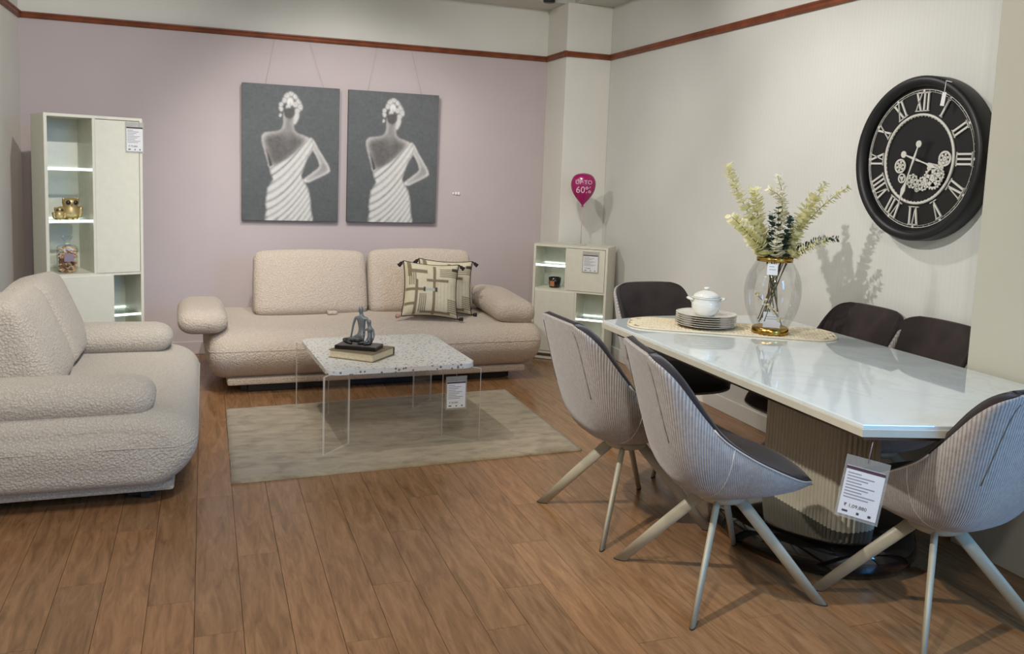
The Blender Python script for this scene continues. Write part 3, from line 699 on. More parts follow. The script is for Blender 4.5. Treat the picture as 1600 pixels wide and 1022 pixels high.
for k, (rr, hh_) in enumerate(((.007, .014), (.009, .02), (.009, .022))): cushion('peg', rr, .006, hh_ * .6, .005, 'plaster_mark', hk, 5, loc=(.024 * k, -.006, 0))

# ---------------------------------------------------------------- wall clock (local: face towards -x ; y' = right as seen, z up)
ck = thing('wall_clock', 'large round black wall clock with silver roman numerals and gears', 'clock', (XR, 3.168, 1.628), -PI / 2)
# local frame: x right on the dial, z up, front faces -y
def disc(name, r_, y, mat, parent, n=64):
    V = [(0, y, 0)] + [(r_ * math.cos(2 * PI * i / n), y, r_ * math.sin(2 * PI * i / n)) for i in range(n)]
    return mesh_obj(name, V, [(0, 1 + i, 1 + (i + 1) % n) for i in range(n)], mat, parent)
def ringsec(name, prof, mat, parent, n=80, smooth=True):
    V = []; F = []; k = len(prof)
    for i in range(n):
        a_ = 2 * PI * i / n
        for r_, y in prof: V.append((r_ * math.cos(a_), y, r_ * math.sin(a_)))
    for i in range(n):
        for j in range(k): F.append((i * k + j, i * k + (j + 1) % k, ((i + 1) % n) * k + (j + 1) % k, ((i + 1) % n) * k + j))
    return mesh_obj(name, V, F, mat, parent, smooth)
ringsec('frame', [(.374, -.002), (.378, -.01), (.378, -.088), (.368, -.1), (.345, -.098), (.334, -.085), (.331, -.072), (.331, -.002)], 'matte_black', ck)
disc('dial', .3305, -.06, 'dial_black', ck)
ringsec('minute_ring', [(.318, -.064), (.318, -.0605), (.315, -.0605), (.315, -.064)], 'silver', ck); ringsec('minute_ring', [(.308, -.064), (.308, -.0605), (.3065, -.0605), (.3065, -.064)], 'silver', ck)
ringsec('chapter_ring', [(.209, -.07), (.209, -.0605), (.198, -.0605), (.198, -.07)], 'silver', ck)
mk = []
for i in range(60):
    a_ = 2 * PI * i / 60; big_ = i % 5 == 0
    w_, r0, r1 = (.006, .3065, .3185) if big_ else (.0008, .308, .315)
    d_ = Vector((math.sin(a_), 0, math.cos(a_))); q_ = Vector((math.cos(a_), 0, -math.sin(a_)))
    b = [d_ * r0 - q_ * w_, d_ * r0 + q_ * w_, d_ * r1 + q_ * w_, d_ * r1 - q_ * w_]
    mk.append(([p + Vector((0, -.0645, 0)) for p in b], [(0, 1, 2, 3)]))
    d2 = (.194, .199); mk.append(([d_ * d2[0] - q_ * .0025 + Vector((0, -.066, 0)), d_ * d2[0] + q_ * .0025 + Vector((0, -.066, 0)), d_ * d2[1] + q_ * .0025 + Vector((0, -.066, 0)), d_ * d2[1] - q_ * .0025 + Vector((0, -.066, 0))], [(0, 1, 2, 3)]))
V, F = merge(mk); mesh_obj('minute_marks', V, F, 'silver', ck)['kind'] = 'stuff'
def bar2(p, q, w_, y=-.0625, t_=.006):
    p, q = Vector((p[0], 0, p[1])), Vector((q[0], 0, q[1])); d_ = (q - p).normalized(); n_ = Vector((d_.z, 0, -d_.x)) * w_ / 2
    b = [p - n_, p + n_, q + n_, q - n_]; V = [v + Vector((0, y, 0)) for v in b] + [v + Vector((0, y - t_, 0)) for v in b]
    return V, [(0, 1, 2, 3), (7, 6, 5, 4), (0, 4, 5, 1), (1, 5, 6, 2), (2, 6, 7, 3), (3, 7, 4, 0)]
NUM = ['XII', 'I', 'II', 'III', 'IV', 'V', 'VI', 'VII', 'VIII', 'IX', 'X', 'XI']
for h, s_ in enumerate(NUM):
    wd = {'I': .022, 'V': .042, 'X': .042}; tot = sum(wd[c_] for c_ in s_); x = -tot / 2; g = []
    r0, r1 = .22, .302
    if h == 1: pass
    for c_ in s_:
        w_ = wd[c_]; xm = x + w_ / 2
        if c_ == 'I': g.append(bar2((xm, r0), (xm, r1), .009))
        elif c_ == 'V': g += [bar2((xm - .014, r1), (xm, r0), .009), bar2((xm + .014, r1), (xm, r0), .004)]
        else: g += [bar2((xm - .014, r1), (xm + .014, r0), .009), bar2((xm + .014, r1), (xm - .014, r0), .004)]
        x += w_
    g += [bar2((-tot / 2 + .002, r0), (tot / 2 - .002, r0), .004), bar2((-tot / 2 + .002, r1), (tot / 2 - .002, r1), .004)]
    V, F = merge(g); a_ = 2 * PI * h / 12
    V = [Vector((v.x * math.cos(a_) + v.z * math.sin(a_), v.y, -v.x * math.sin(a_) + v.z * math.cos(a_))) for v in V]
    mesh_obj('numeral', V, F, 'silver', ck)
def gear(cx, cz, r_, teeth, holes, y=-.066, t_=.005):
    """toothed wheel with round holes as geometry: ring, hub and spokes"""
    parts = []
    n = max(teeth * 4, 32)
    def ring(ro, ri, toothed):
        V = []; F = []
        for i in range(n):
            a_ = 2 * PI * i / n; rr = ro * ((1.0 if (i % 4) < 2 else .88) if toothed else 1)
            for q_, yy in ((rr, y), (rr, y - t_), (ri, y - t_), (ri, y)): V.append(Vector((cx + q_ * math.cos(a_), yy, cz + q_ * math.sin(a_))))
        for i in range(n):
            for j in range(4): F.append((i * 4 + j, i * 4 + (j + 1) % 4, ((i + 1) % n) * 4 + (j + 1) % 4, ((i + 1) % n) * 4 + j))
        return V, F
    parts.append(ring(r_, r_ * .74, teeth > 0)); parts.append(ring(r_ * .38, r_ * .08, False))
    for k in range(holes):
        a_ = 2 * PI * (k + .3) / holes; parts.append(bar2((cx + r_ * .3 * math.cos(a_), cz + r_ * .3 * math.sin(a_)), (cx + r_ * .8 * math.cos(a_), cz + r_ * .8 * math.sin(a_)), r_ * .3, y, t_))
    V, F = merge(parts); return mesh_obj('gear', V, F, 'silver', ck)
gear(-.1025, -.033, .034, 0, 6); gear(-.0856, -.09, .023, 0, 3); gear(-.02, -.102, .035, 9, 6); gear(.045, -.112, .034, 12, 6)
gear(.105, -.085, .054, 20, 5, -.0705); gear(.158, .002, .035, 0, 6); gear(.14, -.07, .034, 14, 5, -.0765); gear(.012, -.138, .014, 8, 3)
V, F = merge([bar2((.06, -.03), (.15, -.045), .03, -.0625, .004), bar2((.12, -.02), (.165, -.01), .02, -.0625, .004)]); mesh_obj('gear_plate', V, F, 'silver', ck)
def hand(name, ang, L, tail, wmax, y):
    a_ = math.radians(ang); d_ = Vector((math.sin(a_), 0, math.cos(a_))); q_ = Vector((math.cos(a_), 0, -math.sin(a_)))
    prof = [(-tail, .002), (0, .006), (L * .25, .003), (L * .5, .003), (L * .68, wmax), (L * .85, .003), (L, .0012)]
    V = []; F = []
    for s_, w_ in prof:
        for sg in (-1, 1):
            for yy in (y, y - .003): V.append(d_ * s_ + q_ * w_ * sg + Vector((0, yy, 0)))
    for i in range(len(prof) - 1):
        b = 4 * i
        for q in ((0, 2, 6, 4), (1, 5, 7, 3), (0, 4, 5, 1), (2, 3, 7, 6)): F.append(tuple(b + k for k in q))
    V2 = [d_ * -tail + Vector((.016 * math.cos(2 * PI * i / 18), y - .0035, .016 * math.sin(2 * PI * i / 18))) for i in range(18)]
    V2 += [v + Vector((0, .0035, 0)) for v in V2]
    F2 = [tuple(range(18)), tuple(range(18, 36))[::-1]] + [(i, (i + 1) % 18, 18 + (i + 1) % 18, 18 + i) for i in range(18)]
    V, F = merge([(V, F), (V2, F2)]); mesh_obj(name, V, F, 'silver', ck)
hand('hour_hand', 107, .15, .072, .012, -.084); hand('minute_hand', 199, .225, .072, .013, -.09)
tgc = thing('paper_tag', 'white tag on a string hung from the clock frame', 'tag', (XR - .095, 3.01, 1.965), -PI / 2)
box('paper', -.011, .011, -.004, -.003, -.105, -.045, 'paper_white', tgc); tgc.rotation_euler = (0, math.radians(8), -PI / 2)
tube('string', [(.03, -.004, .0), (.0, -.0065, .004), (0, -.005, -.02), (0, -.0045, -.046)], .002, 'paper_white', tgc, 6)

# ---------------------------------------------------------------- coffee table
ct = thing('coffee_table', 'square coffee table with white terrazzo top and clear acrylic panel legs on the rug', 'table', (.968, 4.845, .0165), math.radians(3))
prism('terrazzo_top', rrect(.408, .437, .075, 7), .412, .438, 'terrazzo', ct, .003)
for sx, sy in ((-1, -1), (1, -1), (1, 1), (-1, 1)):
    a_ = Vector((sx * .425, sy * .452)); b_ = Vector((sx * .262, sy * .29)); d_ = (b_ - a_).normalized(); n_ = Vector((-d_.y, d_.x)) * .006
    q = [a_ - n_, b_ - n_, b_ + n_, a_ + n_]
    o = prism('acrylic_leg', [(p.x, p.y) for p in q], 0, .4115, 'acrylic', ct)
    o.data.materials.append(MATS['acrylic_edge'])
    for pl in o.data.polygons:
        if pl.area < .02: pl.material_index = 1
# outer edges of the legs rise to the tabletop level at the clipped corners
price_tag('price tag hung under the coffee table top', (1.285, 4.435, .385), math.radians(3), .12, .185, '₹ 39,000', hang=.04)
# book and figurine
bk = thing('hardcover_book', 'tan hardcover book lying on the coffee table under the figurine', 'book', (.816, 4.712, .4545), math.radians(-40))
box('lower_cover', -.138, .138, -.121, .121, 0, .004, 'book_cover', bk, .0008); box('upper_cover', -.138, .138, -.121, .121, .042, .046, 'book_cover', bk, .0008)
box('page_block', -.132, .132, -.115, .116, .004, .042, 'book_page', bk, .001); box('spine', -.138, .138, .116, .1225, .002, .044, 'book_spine', bk, .002)
fg = thing('couple_figurine', 'dark silver figurine of a seated couple on a black base', 'figurine', (.80, 4.715, .5006), math.radians(-30)); fg.scale = (1, 1, 1.1)
box('base', -.115, .12, -.072, .06, 0, .020, 'figure_black', fg, .003)
def skin_obj(name, joints_, edges_, mat, parent, sub=2):
    bm = bmesh.new(); lay = bm.verts.layers.skin.verify()
    vs_ = []
    for i, j in enumerate(joints_):
        v = bm.verts.new(j[0]); v[lay].radius = (j[1][0] * .85, j[1][1] * .85); v[lay].use_root = i == 0; vs_.append(v)
    for e in edges_: bm.edges.new((vs_[e[0]], vs_[e[1]]))
    m = bpy.data.meshes.new(name); bm.to_mesh(m); bm.free(); m.materials.append(MATS[mat])
    o = bpy.data.objects.new(name, m); C.objects.link(o); o.parent = parent
    k = o.modifiers.new('Skin', 'SKIN'); k.use_smooth_shade = True; k2 = o.modifiers.new('Sub', 'SUBSURF'); k2.levels = k2.render_levels = sub
    return o
man = [((.015, .0, .05), (.032, .026)), ((.015, .0, .10), (.022, .017)), ((.012, .0, .145), (.034, .02)), ((.010, 0, .172), (.011, .011)), ((.008, -.003, .198), (.018, .019)), ((.007, -.004, .214), (.010, .012)),
       ((-.022, .0, .155), (.010, .010)), ((-.034, -.004, .115), (.008, .008)), ((-.04, -.012, .07), (.006, .006)), ((-.043, -.016, .05), (.006, .006)),
       ((.045, .0, .152), (.010, .010)), ((.056, -.004, .115), (.008, .008)), ((.06, -.02, .085), (.006, .006)),
       ((-.035, -.02, .045), (.019, .017)), ((-.085, -.022, .04), (.013, .013)), ((-.05, -.045, .034), (.010, .010)), ((-.02, -.05, .03), (.008, .008)),
       ((.03, -.03, .045), (.018, .017)), ((-.02, -.04, .05), (.013, .012)), ((-.06, -.04, .034), (.010, .010))]
ed = [(0, 1), (1, 2), (2, 3), (3, 4), (4, 5), (2, 6), (6, 7), (7, 8), (8, 9), (2, 10), (10, 11), (11, 12), (0, 13), (13, 14), (14, 15), (15, 16), (0, 17), (17, 18), (18, 19)]
skin_obj('seated_man', man, ed, 'figure_silver', fg)
wom = [((.07, -.02, .04), (.024, .02)), ((.068, -.018, .075), (.015, .013)), ((.066, -.015, .104), (.020, .013)), ((.064, -.015, .12), (.008, .008)), ((.062, -.017, .138), (.014, .015)), ((.064, -.012, .15), (.011, .01)),
       ((.086, -.016, .1), (.007, .007)), ((.094, -.022, .07), (.006, .006)), ((.088, -.036, .045), (.005, .005)),
       ((.046, -.02, .1), (.006, .006)), ((.03, -.026, .085), (.005, .005)),
       ((.05, -.045, .036), (.013, .012)), ((.01, -.055, .032), (.009, .009)), ((.08, -.048, .034), (.012, .011)), ((.045, -.06, .03), (.008, .008))]
ed = [(0, 1), (1, 2), (2, 3), (3, 4), (4, 5), (2, 6), (6, 7), (7, 8), (2, 9), (9, 10), (0, 11), (11, 12), (0, 13), (13, 14)]
skin_obj('seated_woman', wom, ed, 'figure_silver', fg)

# ---------------------------------------------------------------- dining chairs (local: faces +x, origin on the floor under the seat centre)
OC = [(.285, .415), (.17, .385), (.04, .362), (-.08, .36), (-.18, .39), (-.245, .465), (-.29, .60), (-.325, .74), (-.348, .835), (-.36, .874), (-.366, .897)]
OR = [(0.268, 0.159, 0.442), (0.205, 0.208, 0.462), (0.1, 0.234, 0.508), (0, 0.243, 0.558), (-0.1, 0.247, 0.622), (-0.165, 0.246, 0.69), (-0.215, 0.243, 0.75), (-0.268, 0.237, 0.815), (-0.31, 0.227, 0.857), (-0.34, 0.204, 0.882), (-0.357, 0.157, 0.895)]
IC = [(0.272, 0.46), (0.18, 0.497), (0.06, 0.514), (-0.05, 0.514), (-0.13, 0.53), (-0.19, 0.585), (-0.235, 0.68), (-0.272, 0.78), (-0.302, 0.855), (-0.322, 0.888), (-0.336, 0.908)]
IR = [(0.258, 0.145, 0.452), (0.2, 0.192, 0.472), (0.1, 0.217, 0.516), (0.002, 0.226, 0.565), (-0.09, 0.23, 0.63), (-0.148, 0.229, 0.698), (-0.192, 0.226, 0.757), (-0.24, 0.221, 0.822), (-0.28, 0.21, 0.868), (-0.309, 0.189, 0.893), (-0.328, 0.148, 0.906)]
def chair_surf(cen, rim, ns=34, nt=25, ex=2.7):
    c_ = crom(cen, ns); r_ = crom(rim, ns); V = []; UV = []
    for i in range(ns):
        arc = 0; prev = None; row = []
        for j in range(nt):
            t_ = -1 + 2 * j / (nt - 1); a_ = abs(t_) * PI / 2
            y = math.copysign(r_[i][1] * math.sin(a_) ** (2 / ex), t_) if t_ else 0
            k = 1 - max(0, math.cos(a_)) ** (2 / ex) if abs(t_) < 1 else 1
            p = Vector((c_[i][0] * (1 - k) + r_[i][0] * k, y, c_[i][1] * (1 - k) + r_[i][2] * k))
            if prev is not None: arc += (p - prev).length
            prev = p; row.append(arc); V.append(p)
        UV += [(.30 * math.atan2(p.y, -(p.x - .05)), i / ns) for p in V[-nt:]]
    F = [(i * nt + j, i * nt + j + 1, (i + 1) * nt + j + 1, (i + 1) * nt + j) for i in range(ns - 1) for j in range(nt - 1)]
    return V, F, UV, ns, nt
chair = thing('dining_chair', '', 'chair')
V, F, UV, ns, nt = chair_surf(OC, OR)
sh = mesh_obj('shell', V, [q[::-1] for q in F], 'corduroy', chair, True, uv=UV)
md = sh.modifiers.new('Solid', 'SOLIDIFY'); md.thickness = .012; md.offset = -1
rimL = [V[i * nt] for i in range(ns)]; rimR = [V[i * nt + nt - 1] for i in range(ns)]; topE = [V[(ns - 1) * nt + j] for j in range(nt)]; frontE = [V[j] for j in range(nt)]
tube('piping', rimL[15:0:-1] + frontE + rimR[1:16], .0034, 'piping_light', chair, 6)
# side seams and the two back darts
for j, i0, i1 in ((4, 0, 0),):
    pass
def seam(pts, r_=.0028, m_='piping_light'): tube('seam', pts, r_, m_, sh, 6)
for sgn in (0, 1):
    pts = []
    for j in range(0, nt // 2 - 1):          # where the shell crosses a vertical plane beside the seat
        jj = j if sgn == 0 else nt - 1 - j
        x0 = -.06 - .006 * j
        for i in range(ns - 1):
            p, q = V[i * nt + jj], V[(i + 1) * nt + jj]
            if p.x >= x0 > q.x: pts.append(p.lerp(q, (p.x - x0) / (p.x - q.x))); break
    seam(pts, .002)
    jj = 7 if sgn == 0 else nt - 8
    seam([V[i * nt + jj] + Vector((-.001, 0, 0)) for i in range(19, 30)], .0016, 'seam_grey')
V, F, UV, ns, nt = chair_surf(IC, IR, 30, 21, 2.4)
# the pad is the closed volume between its own surface and the inside of the shell
V2 = chair_surf([(x + .013, z_ + .012) for x, z_ in OC], [(x + .004, y - .013, z_ + .003) for x, y, z_ in OR], 30, 21, 2.6)[0]
nb = len(V); F2 = F + [tuple(k + nb for k in q[::-1]) for q in F]
loop = [j for j in range(nt)] + [i * nt + nt - 1 for i in range(1, ns)] + [(ns - 1) * nt + j for j in range(nt - 2, -1, -1)] + [i * nt for i in range(ns - 2, 0, -1)]
for k in range(len(loop)): a_, b_ = loop[k], loop[(k + 1) % len(loop)]; F2.append((b_, a_, a_ + nb, b_ + nb))
pad = mesh_obj('seat_pad', V + V2, F2, 'velvet_dark', chair, True)
crease = [V[14 * nt + j] + Vector((.002, 0, .002)) for j in range(2, nt - 2)]
tube('crease', crease, .0025, 'rubber', pad, 5)
lathe('hub', [(0, .325), (.075, .325), (.09, .335), (.09, .352), (.05, .372), (0, .372)], 'leg_paint', chair, 24)
for sx, sy in ((1, 1), (-1, 1), (-1, -1), (1, -1)):
    V = []; F = []; n = 16; d_ = Vector((sx, sy, 0)).normalized(); q_ = Vector((-d_.y, d_.x, 0))
    for (rad, z_, ra, rt) in ((.372, .004, .026, .010), (.21, .18, .030, .011), (.04, .362, .033, .012)):
        for i in range(n): a_ = 2 * PI * i / n; V.append(d_ * (rad + ra * math.cos(a_)) + q_ * rt * math.sin(a_) + Vector((0, 0, z_)))
    for j in range(2):
        for i in range(n): F.append((j * n + i, j * n + (i + 1) % n, (j + 1) * n + (i + 1) % n, (j + 1) * n + i))
    F.append(tuple(range(n))[::-1]); F.append(tuple(range(2 * n, 3 * n)))
    lg = mesh_obj('leg', V, F, 'leg_paint', chair, True)
    V2 = []
    for z_ in (0, .0045):
        for i in range(n): a_ = 2 * PI * i / n; V2.append(d_ * (.374 + .026 * math.cos(a_)) + q_ * .0102 * math.sin(a_) + Vector((0, 0, z_)))
    F2 = [(i, (i + 1) % n, n + (i + 1) % n, n + i) for i in range(n)] + [tuple(range(n))[::-1], tuple(range(n, 2 * n))]
    mesh_obj('foot_cap', V2, F2, 'rubber', lg)
seats = [((1.80, 2.647), 1, -13, 'grey corduroy dining chair at the middle of the near table side, seat in full view'),
         ((1.738, 3.30), 6, -4, 'grey corduroy dining chair nearest the rug, on the near table side'),
         ((2.385, 2.212), 88, 8, 'grey corduroy dining chair at the near table end with its back towards the camera'),
         ((2.375, 3.99), -88, 0, 'dark velvet dining chair at the far table end beside the low cabinet'),
         ((2.765, 3.36), 180, 2, 'dark velvet dining chair on the wall side under the clock, in foliage shadow'),
         ((2.785, 2.94), 180, 0, 'dark velvet dining chair on the wall side, cut off by the pillar')]
for i, ((x, y), a_, sw, lab) in enumerate(seats):
    c_ = chair if i == 0 else copy_tree(chair)
    c_.location = (x, y, 0); c_.rotation_euler = (0, 0, math.radians(a_)); c_['label'] = lab; c_['group'] = 'dining chairs around the white table'
for ((x, y), a_, sw, lab) in seats:      # the seats swivel on their four-legged bases
    for c_ in [o for o in C.objects if o.get('label') == lab]:
        for ch in c_.children:
            if ch.name.split('.')[0] in ('shell', 'piping', 'seat_pad'): ch.rotation_euler = (0, 0, math.radians(sw))

# ---------------------------------------------------------------- dining table
dt = thing('dining_table', 'white glass-topped dining table with chamfered ends and fluted pedestal', 'table', (2.445, 3.03, 0))
def tpoly(g):
    hx, hy, cx_, cy_ = .527 - g, 1.03 - g, .20, .085
    return [(hx, -hy + cy_), (hx, hy - cy_), (hx - .30, hy), (-hx + .30, hy), (-hx, hy - cy_), (-hx, -hy + cy_), (-hx + .30, -hy), (hx - .30, -hy)]
prism('glass_top', tpoly(.004), .748, .76, 'marble_glass', dt, .003)
prism('edge_band', tpoly(0), .722, .7475, 'table_edge', dt, .002)
prism('underframe', tpoly(.06), .69, .7215, 'table_under', dt)
# fluted pedestal: rounded slab with vertical flutes all round
def fluted(hx, hy, z0, z1, pitch):
    P_ = [Vector(p) for p in rrect(hx, hy, .07, 10)]; L_ = [0]
    for i in range(len(P_)): L_.append(L_[-1] + (P_[(i + 1) % len(P_)] - P_[i]).length)
    tot = L_[-1]; nf = int(tot / pitch); out = []
    cyc = P_ + [P_[0]]
    for k in range(nf * 6):
        s_ = tot * k / (nf * 6); i = max(0, min(len(P_) - 1, int(np.searchsorted(L_, s_, 'right') - 1)))
        t_ = (s_ - L_[i]) / max(1e-9, L_[i + 1] - L_[i]); p = cyc[i].lerp(cyc[i + 1], t_); d_ = (cyc[i + 1] - cyc[i]).normalized(); n_ = Vector((d_.y, -d_.x))
        a_ = (k % 6) / 6; out.append(p + n_ * (.011 * abs(math.sin(PI * a_)) - .005))
    return [(p.x, p.y) for p in out]
o = prism('fluted_pedestal', [(x, y - .13) for x, y in fluted(.10, .275, 0, 0, .021)], .13, .69, 'flute_paint', dt)
lathe('base_plinth', [(0, 0), (.9, 0), (.97, .01), (1.0, .04), (.98, .09), (.93, .125), (.86, .13), (0, .13)], 'gloss_black', dt, 56, True, (0, -.08, 0), .39, .49)
price_tag('price tag hung from the near corner of the dining table', (1.905, 2.035, .668), math.radians(-44), .127, .2, '₹ 1,09,880', 0, math.radians(7), hang=.055)

# ---------------------------------------------------------------- table runner, plates, tureen
RC_, RA = (2.455, 3.63), math.radians(-31)
rn = thing('table_runner', 'crocheted jute table runner with rounded ends on the white dining table', 'runner', (RC_[0], RC_[1], .7605), RA)
outl = rrect(.50, .165, .12, 8)
prism('woven_field', outl, 0, .004, 'jute', rn)
tube('rope_border', [(x, y, .004) for x, y in outl], .005, 'jute_rope', rn, 6, True)
loops = []
for j in range(9):
    for i in range(28):
        x, y = -.475 + i * .0352 + (.0176 if j % 2 else 0), -.142 + j * .0355
        if abs(x) > .49 or (abs(x) > .40 and abs(y) > .165 - .0 - (abs(x) - .38) * .9): continue
        pts = [(x + .0155 * math.cos(2 * PI * k / 9), y + .0155 * math.sin(2 * PI * k / 9), .0052 + .0012 * math.sin(k * 4)) for k in range(9)]
        loops.append(tube_geo(pts, .0040, 5, False, True))
V, F = merge(loops); o = mesh_obj('crochet_loops', V, F, 'jute_rope', rn, True); o['kind'] = 'stuff'
PX, PY = 2.347, 3.68
pl0 = None
for k in range(6):
    lab = ['lowest plate of the stack on the table runner', 'second plate from the bottom of the stack on the runner', 'third plate from the bottom of the stack on the runner', 'fourth plate from the bottom of the stack on the runner', 'fifth plate from the bottom of the stack on the runner', 'top plate of the stack, under the white tureen'][k]
    if pl0 is None:
        t = thing('dinner_plate', lab, 'plate', (PX, PY, .7695), 0, 'white dinner plates stacked on the runner'); pl0 = t
        lathe('plate', [(0, .002), (.07, .002), (.074, 0), (.08, 0), (.085, .004), (.12, .0105), (.148, .015), (.15, .0165), (.148, .0175), (.12, .0135), (.09, .007), (.075, .0045), (0, .0045)], 'plate_glaze', t, 48)
        V = []; ringpts = [(.1492 * math.cos(2 * PI * i / 48), .1492 * math.sin(2 * PI * i / 48), .0165) for i in range(48)]
        tube('gold_rim', ringpts, .0007, 'gold', t, 5, True)
    else: t = copy_tree(pl0)
    t['label'] = lab; t.location = (PX, PY, .7695 + k * .0108)
tz = .7695 + 5 * .0108 + .005
tu = thing('soup_tureen', 'white porcelain tureen with lid standing on the stacked plates', 'tureen', (PX - .005, PY + .0, tz), math.radians(-22)); tu.scale = (.86, .86, .84)
lathe('bowl', [(0, .0), (.05, 0), (.054, .004), (.07, .02), (.083, .05), (.083, .075), (.076, .095), (.078, .1), (.086, .104), (.086, .108), (.078, .108), (0, .1)], 'porcelain', tu, 40)
ld = lathe('lid', [(.078, .109), (.08, .112), (.066, .126), (.04, .14), (.015, .147), (0, .148)], 'porcelain', tu, 40)
lathe('knob', [(.008, .146), (.008, .152), (.017, .156), (.018, .161), (.012, .166), (0, .167)], 'porcelain', ld, 24)
for sx in (-1, 1):
    tube('handle', [(sx * .078, -.024, .092), (sx * .098, -.02, .097), (sx * .106, 0, .099), (sx * .098, .02, .097), (sx * .078, .024, .092)], [.007, .008, .0085, .008, .007], 'porcelain', tu, 8)

# ---------------------------------------------------------------- glass vase with branches
VX, VY, VZ = 2.58, 3.475, .7695
vs = thing('glass_vase', 'clear glass urn vase with gold rim and foot on the table runner', 'vase', (VX, VY, VZ))
vp = crom([(.080, .03), (.099, .06), (.121, .115), (.133, .175), (.133, .225), (.122, .28), (.1, .325), (.083, .352)], 30)
lathe('glass_body', [tuple(q) for q in vp], 'vase_glass', vs, 48).data.polygons
# open ends: remove the caps of the body
bm = bmesh.new(); bm.from_mesh(vs.children[0].data); bmesh.ops.delete(bm, geom=[q for q in bm.faces if len(q.verts) > 4], context='FACES_ONLY'); bm.to_mesh(vs.children[0].data); bm.free()
lathe('gold_foot', [(0, 0), (.086, 0), (.088, .004), (.086, .028), (.08, .032), (.076, .03), (0, .026)], 'gold', vs, 40)
ringv = [(.0815, .350), (.0845, .350), (.086, .366), (.083, .37), (.080, .366)]
V = []; F = []
for i in range(40):
    a_ = 2 * PI * i / 40
    for r_, z_ in ringv: V.append((r_ * math.cos(a_), r_ * math.sin(a_), z_))
for i in range(40):
    for j in range(5): F.append((i * 5 + j, i * 5 + (j + 1) % 5, ((i + 1) % 40) * 5 + (j + 1) % 5, ((i + 1) % 40) * 5 + j))
mesh_obj('gold_rim', V, F, 'gold', vs, True)
tp = thing('paper_tag', 'white paper tag tied at the rim of the glass vase', 'tag', (VX - .075, VY - .088, VZ + .352), math.radians(-35))
box('paper', -.024, .024, -.001, 0, -.058, -.006, 'paper_white', tp, .0003); boxes('printed_lines', [(-.015, .008, -.0016, -.0011, -.02, -.017), (-.015, .015, -.0016, -.0011, -.034, -.031)], 'paper_grey', tp)
tube('string', [(0, .0, -.008), (0, .006, .018)], .001, 'wire', tp, 5)
tp = thing('paper_tag', 'white paper tag lying inside the foot of the glass vase', 'tag', (VX - .02, VY - .035, VZ + .032), math.radians(-30))
tp.rotation_euler = (math.radians(-8), 0, math.radians(-30))
box('paper', -.04, .04, -.001, 0, 0, .075, 'paper_white', tp, .0003); boxes('printed_lines', [(-.025, .02, -.0016, -.0011, .05, .053), (-.025, .025, -.0016, -.0011, .04, .043)], 'paper_grey', tp)
# the bunch is spread widest along this direction of the table
vr = Vector((.94, -.34, 0)).normalized(); vf = Vector((.34, .94, 0)).normalized()
def leaf(p, d_, nrm, L_, w_):
    s_ = d_.cross(nrm).normalized()
    return ([p, p + d_ * L_ * .35 + s_ * w_ * .45, p + d_ * L_ * .75 + s_ * w_ * .42 + nrm * L_ * .06, p + d_ * L_ + nrm * L_ * .02, p + d_ * L_ * .75 - s_ * w_ * .42 + nrm * L_ * .06, p + d_ * L_ * .35 - s_ * w_ * .45, p + d_ * L_ * .5 - nrm * L_ * .08],
            [(0, 1, 6), (1, 2, 6), (2, 3, 6), (3, 4, 6), (4, 5, 6), (5, 0, 6)])
def branch(label, keys, foot, leafmat, stemmat, Ls, w_, start=.0, dens=1.0, seed=0):
    """keys: (right, up, away) in metres from the vase mouth centre; foot: the same below the mouth"""
    r_ = np.random.default_rng(seed + 40)
    t = thing('eucalyptus_branch' if leafmat != 'berry_cream' else 'berry_sprig', label, 'branch', (VX, VY, VZ + .36), 0, 'branches in the glass vase')
    W3 = lambda k: vr * k[0] + vf * k[2] + Vector((0, 0, k[1]))
    pts = [W3(foot)] + [W3(k) for k in keys]
    q = [Vector(p) for p in crom([tuple(p) for p in pts], 40)]
    tube('stem', q, [.0028 - .0018 * i / 39 for i in range(40)], stemmat, t, 5)
    L_ = []; acc = 0; k = 0
    for i in range(1, 40):
        acc += (q[i] - q[i - 1]).length
        fr = i / 39
        if fr < start or q[i].z < .012: continue
        step = .0085 / dens
        while acc > step:
            acc -= step; k += 1
            tg = (q[i] - q[i - 1]).normalized(); a_ = k * 1.57 + r_.normal() * .35
            u = tg.orthogonal().normalized(); b = tg.cross(u); side = (u * math.cos(a_) + b * math.sin(a_))
            for sg in (1, -1):
                d_ = (side * sg * .9 + tg * .35 + Vector(r_.normal(size=3)) * .15).normalized()
                nm = (tg - d_ * tg.dot(d_)).normalized()
                sc = (1.1 - .45 * fr) * r_.uniform(.8, 1.15)
                L_.append(leaf(q[i] + tg * r_.uniform(-.004, .004), d_, nm, Ls * sc * 1.7, w_ * sc * 1.75))
    V, F = merge(L_)
    o = mesh_obj('leaves', V, F, leafmat, t); o['kind'] = 'stuff'
    return t
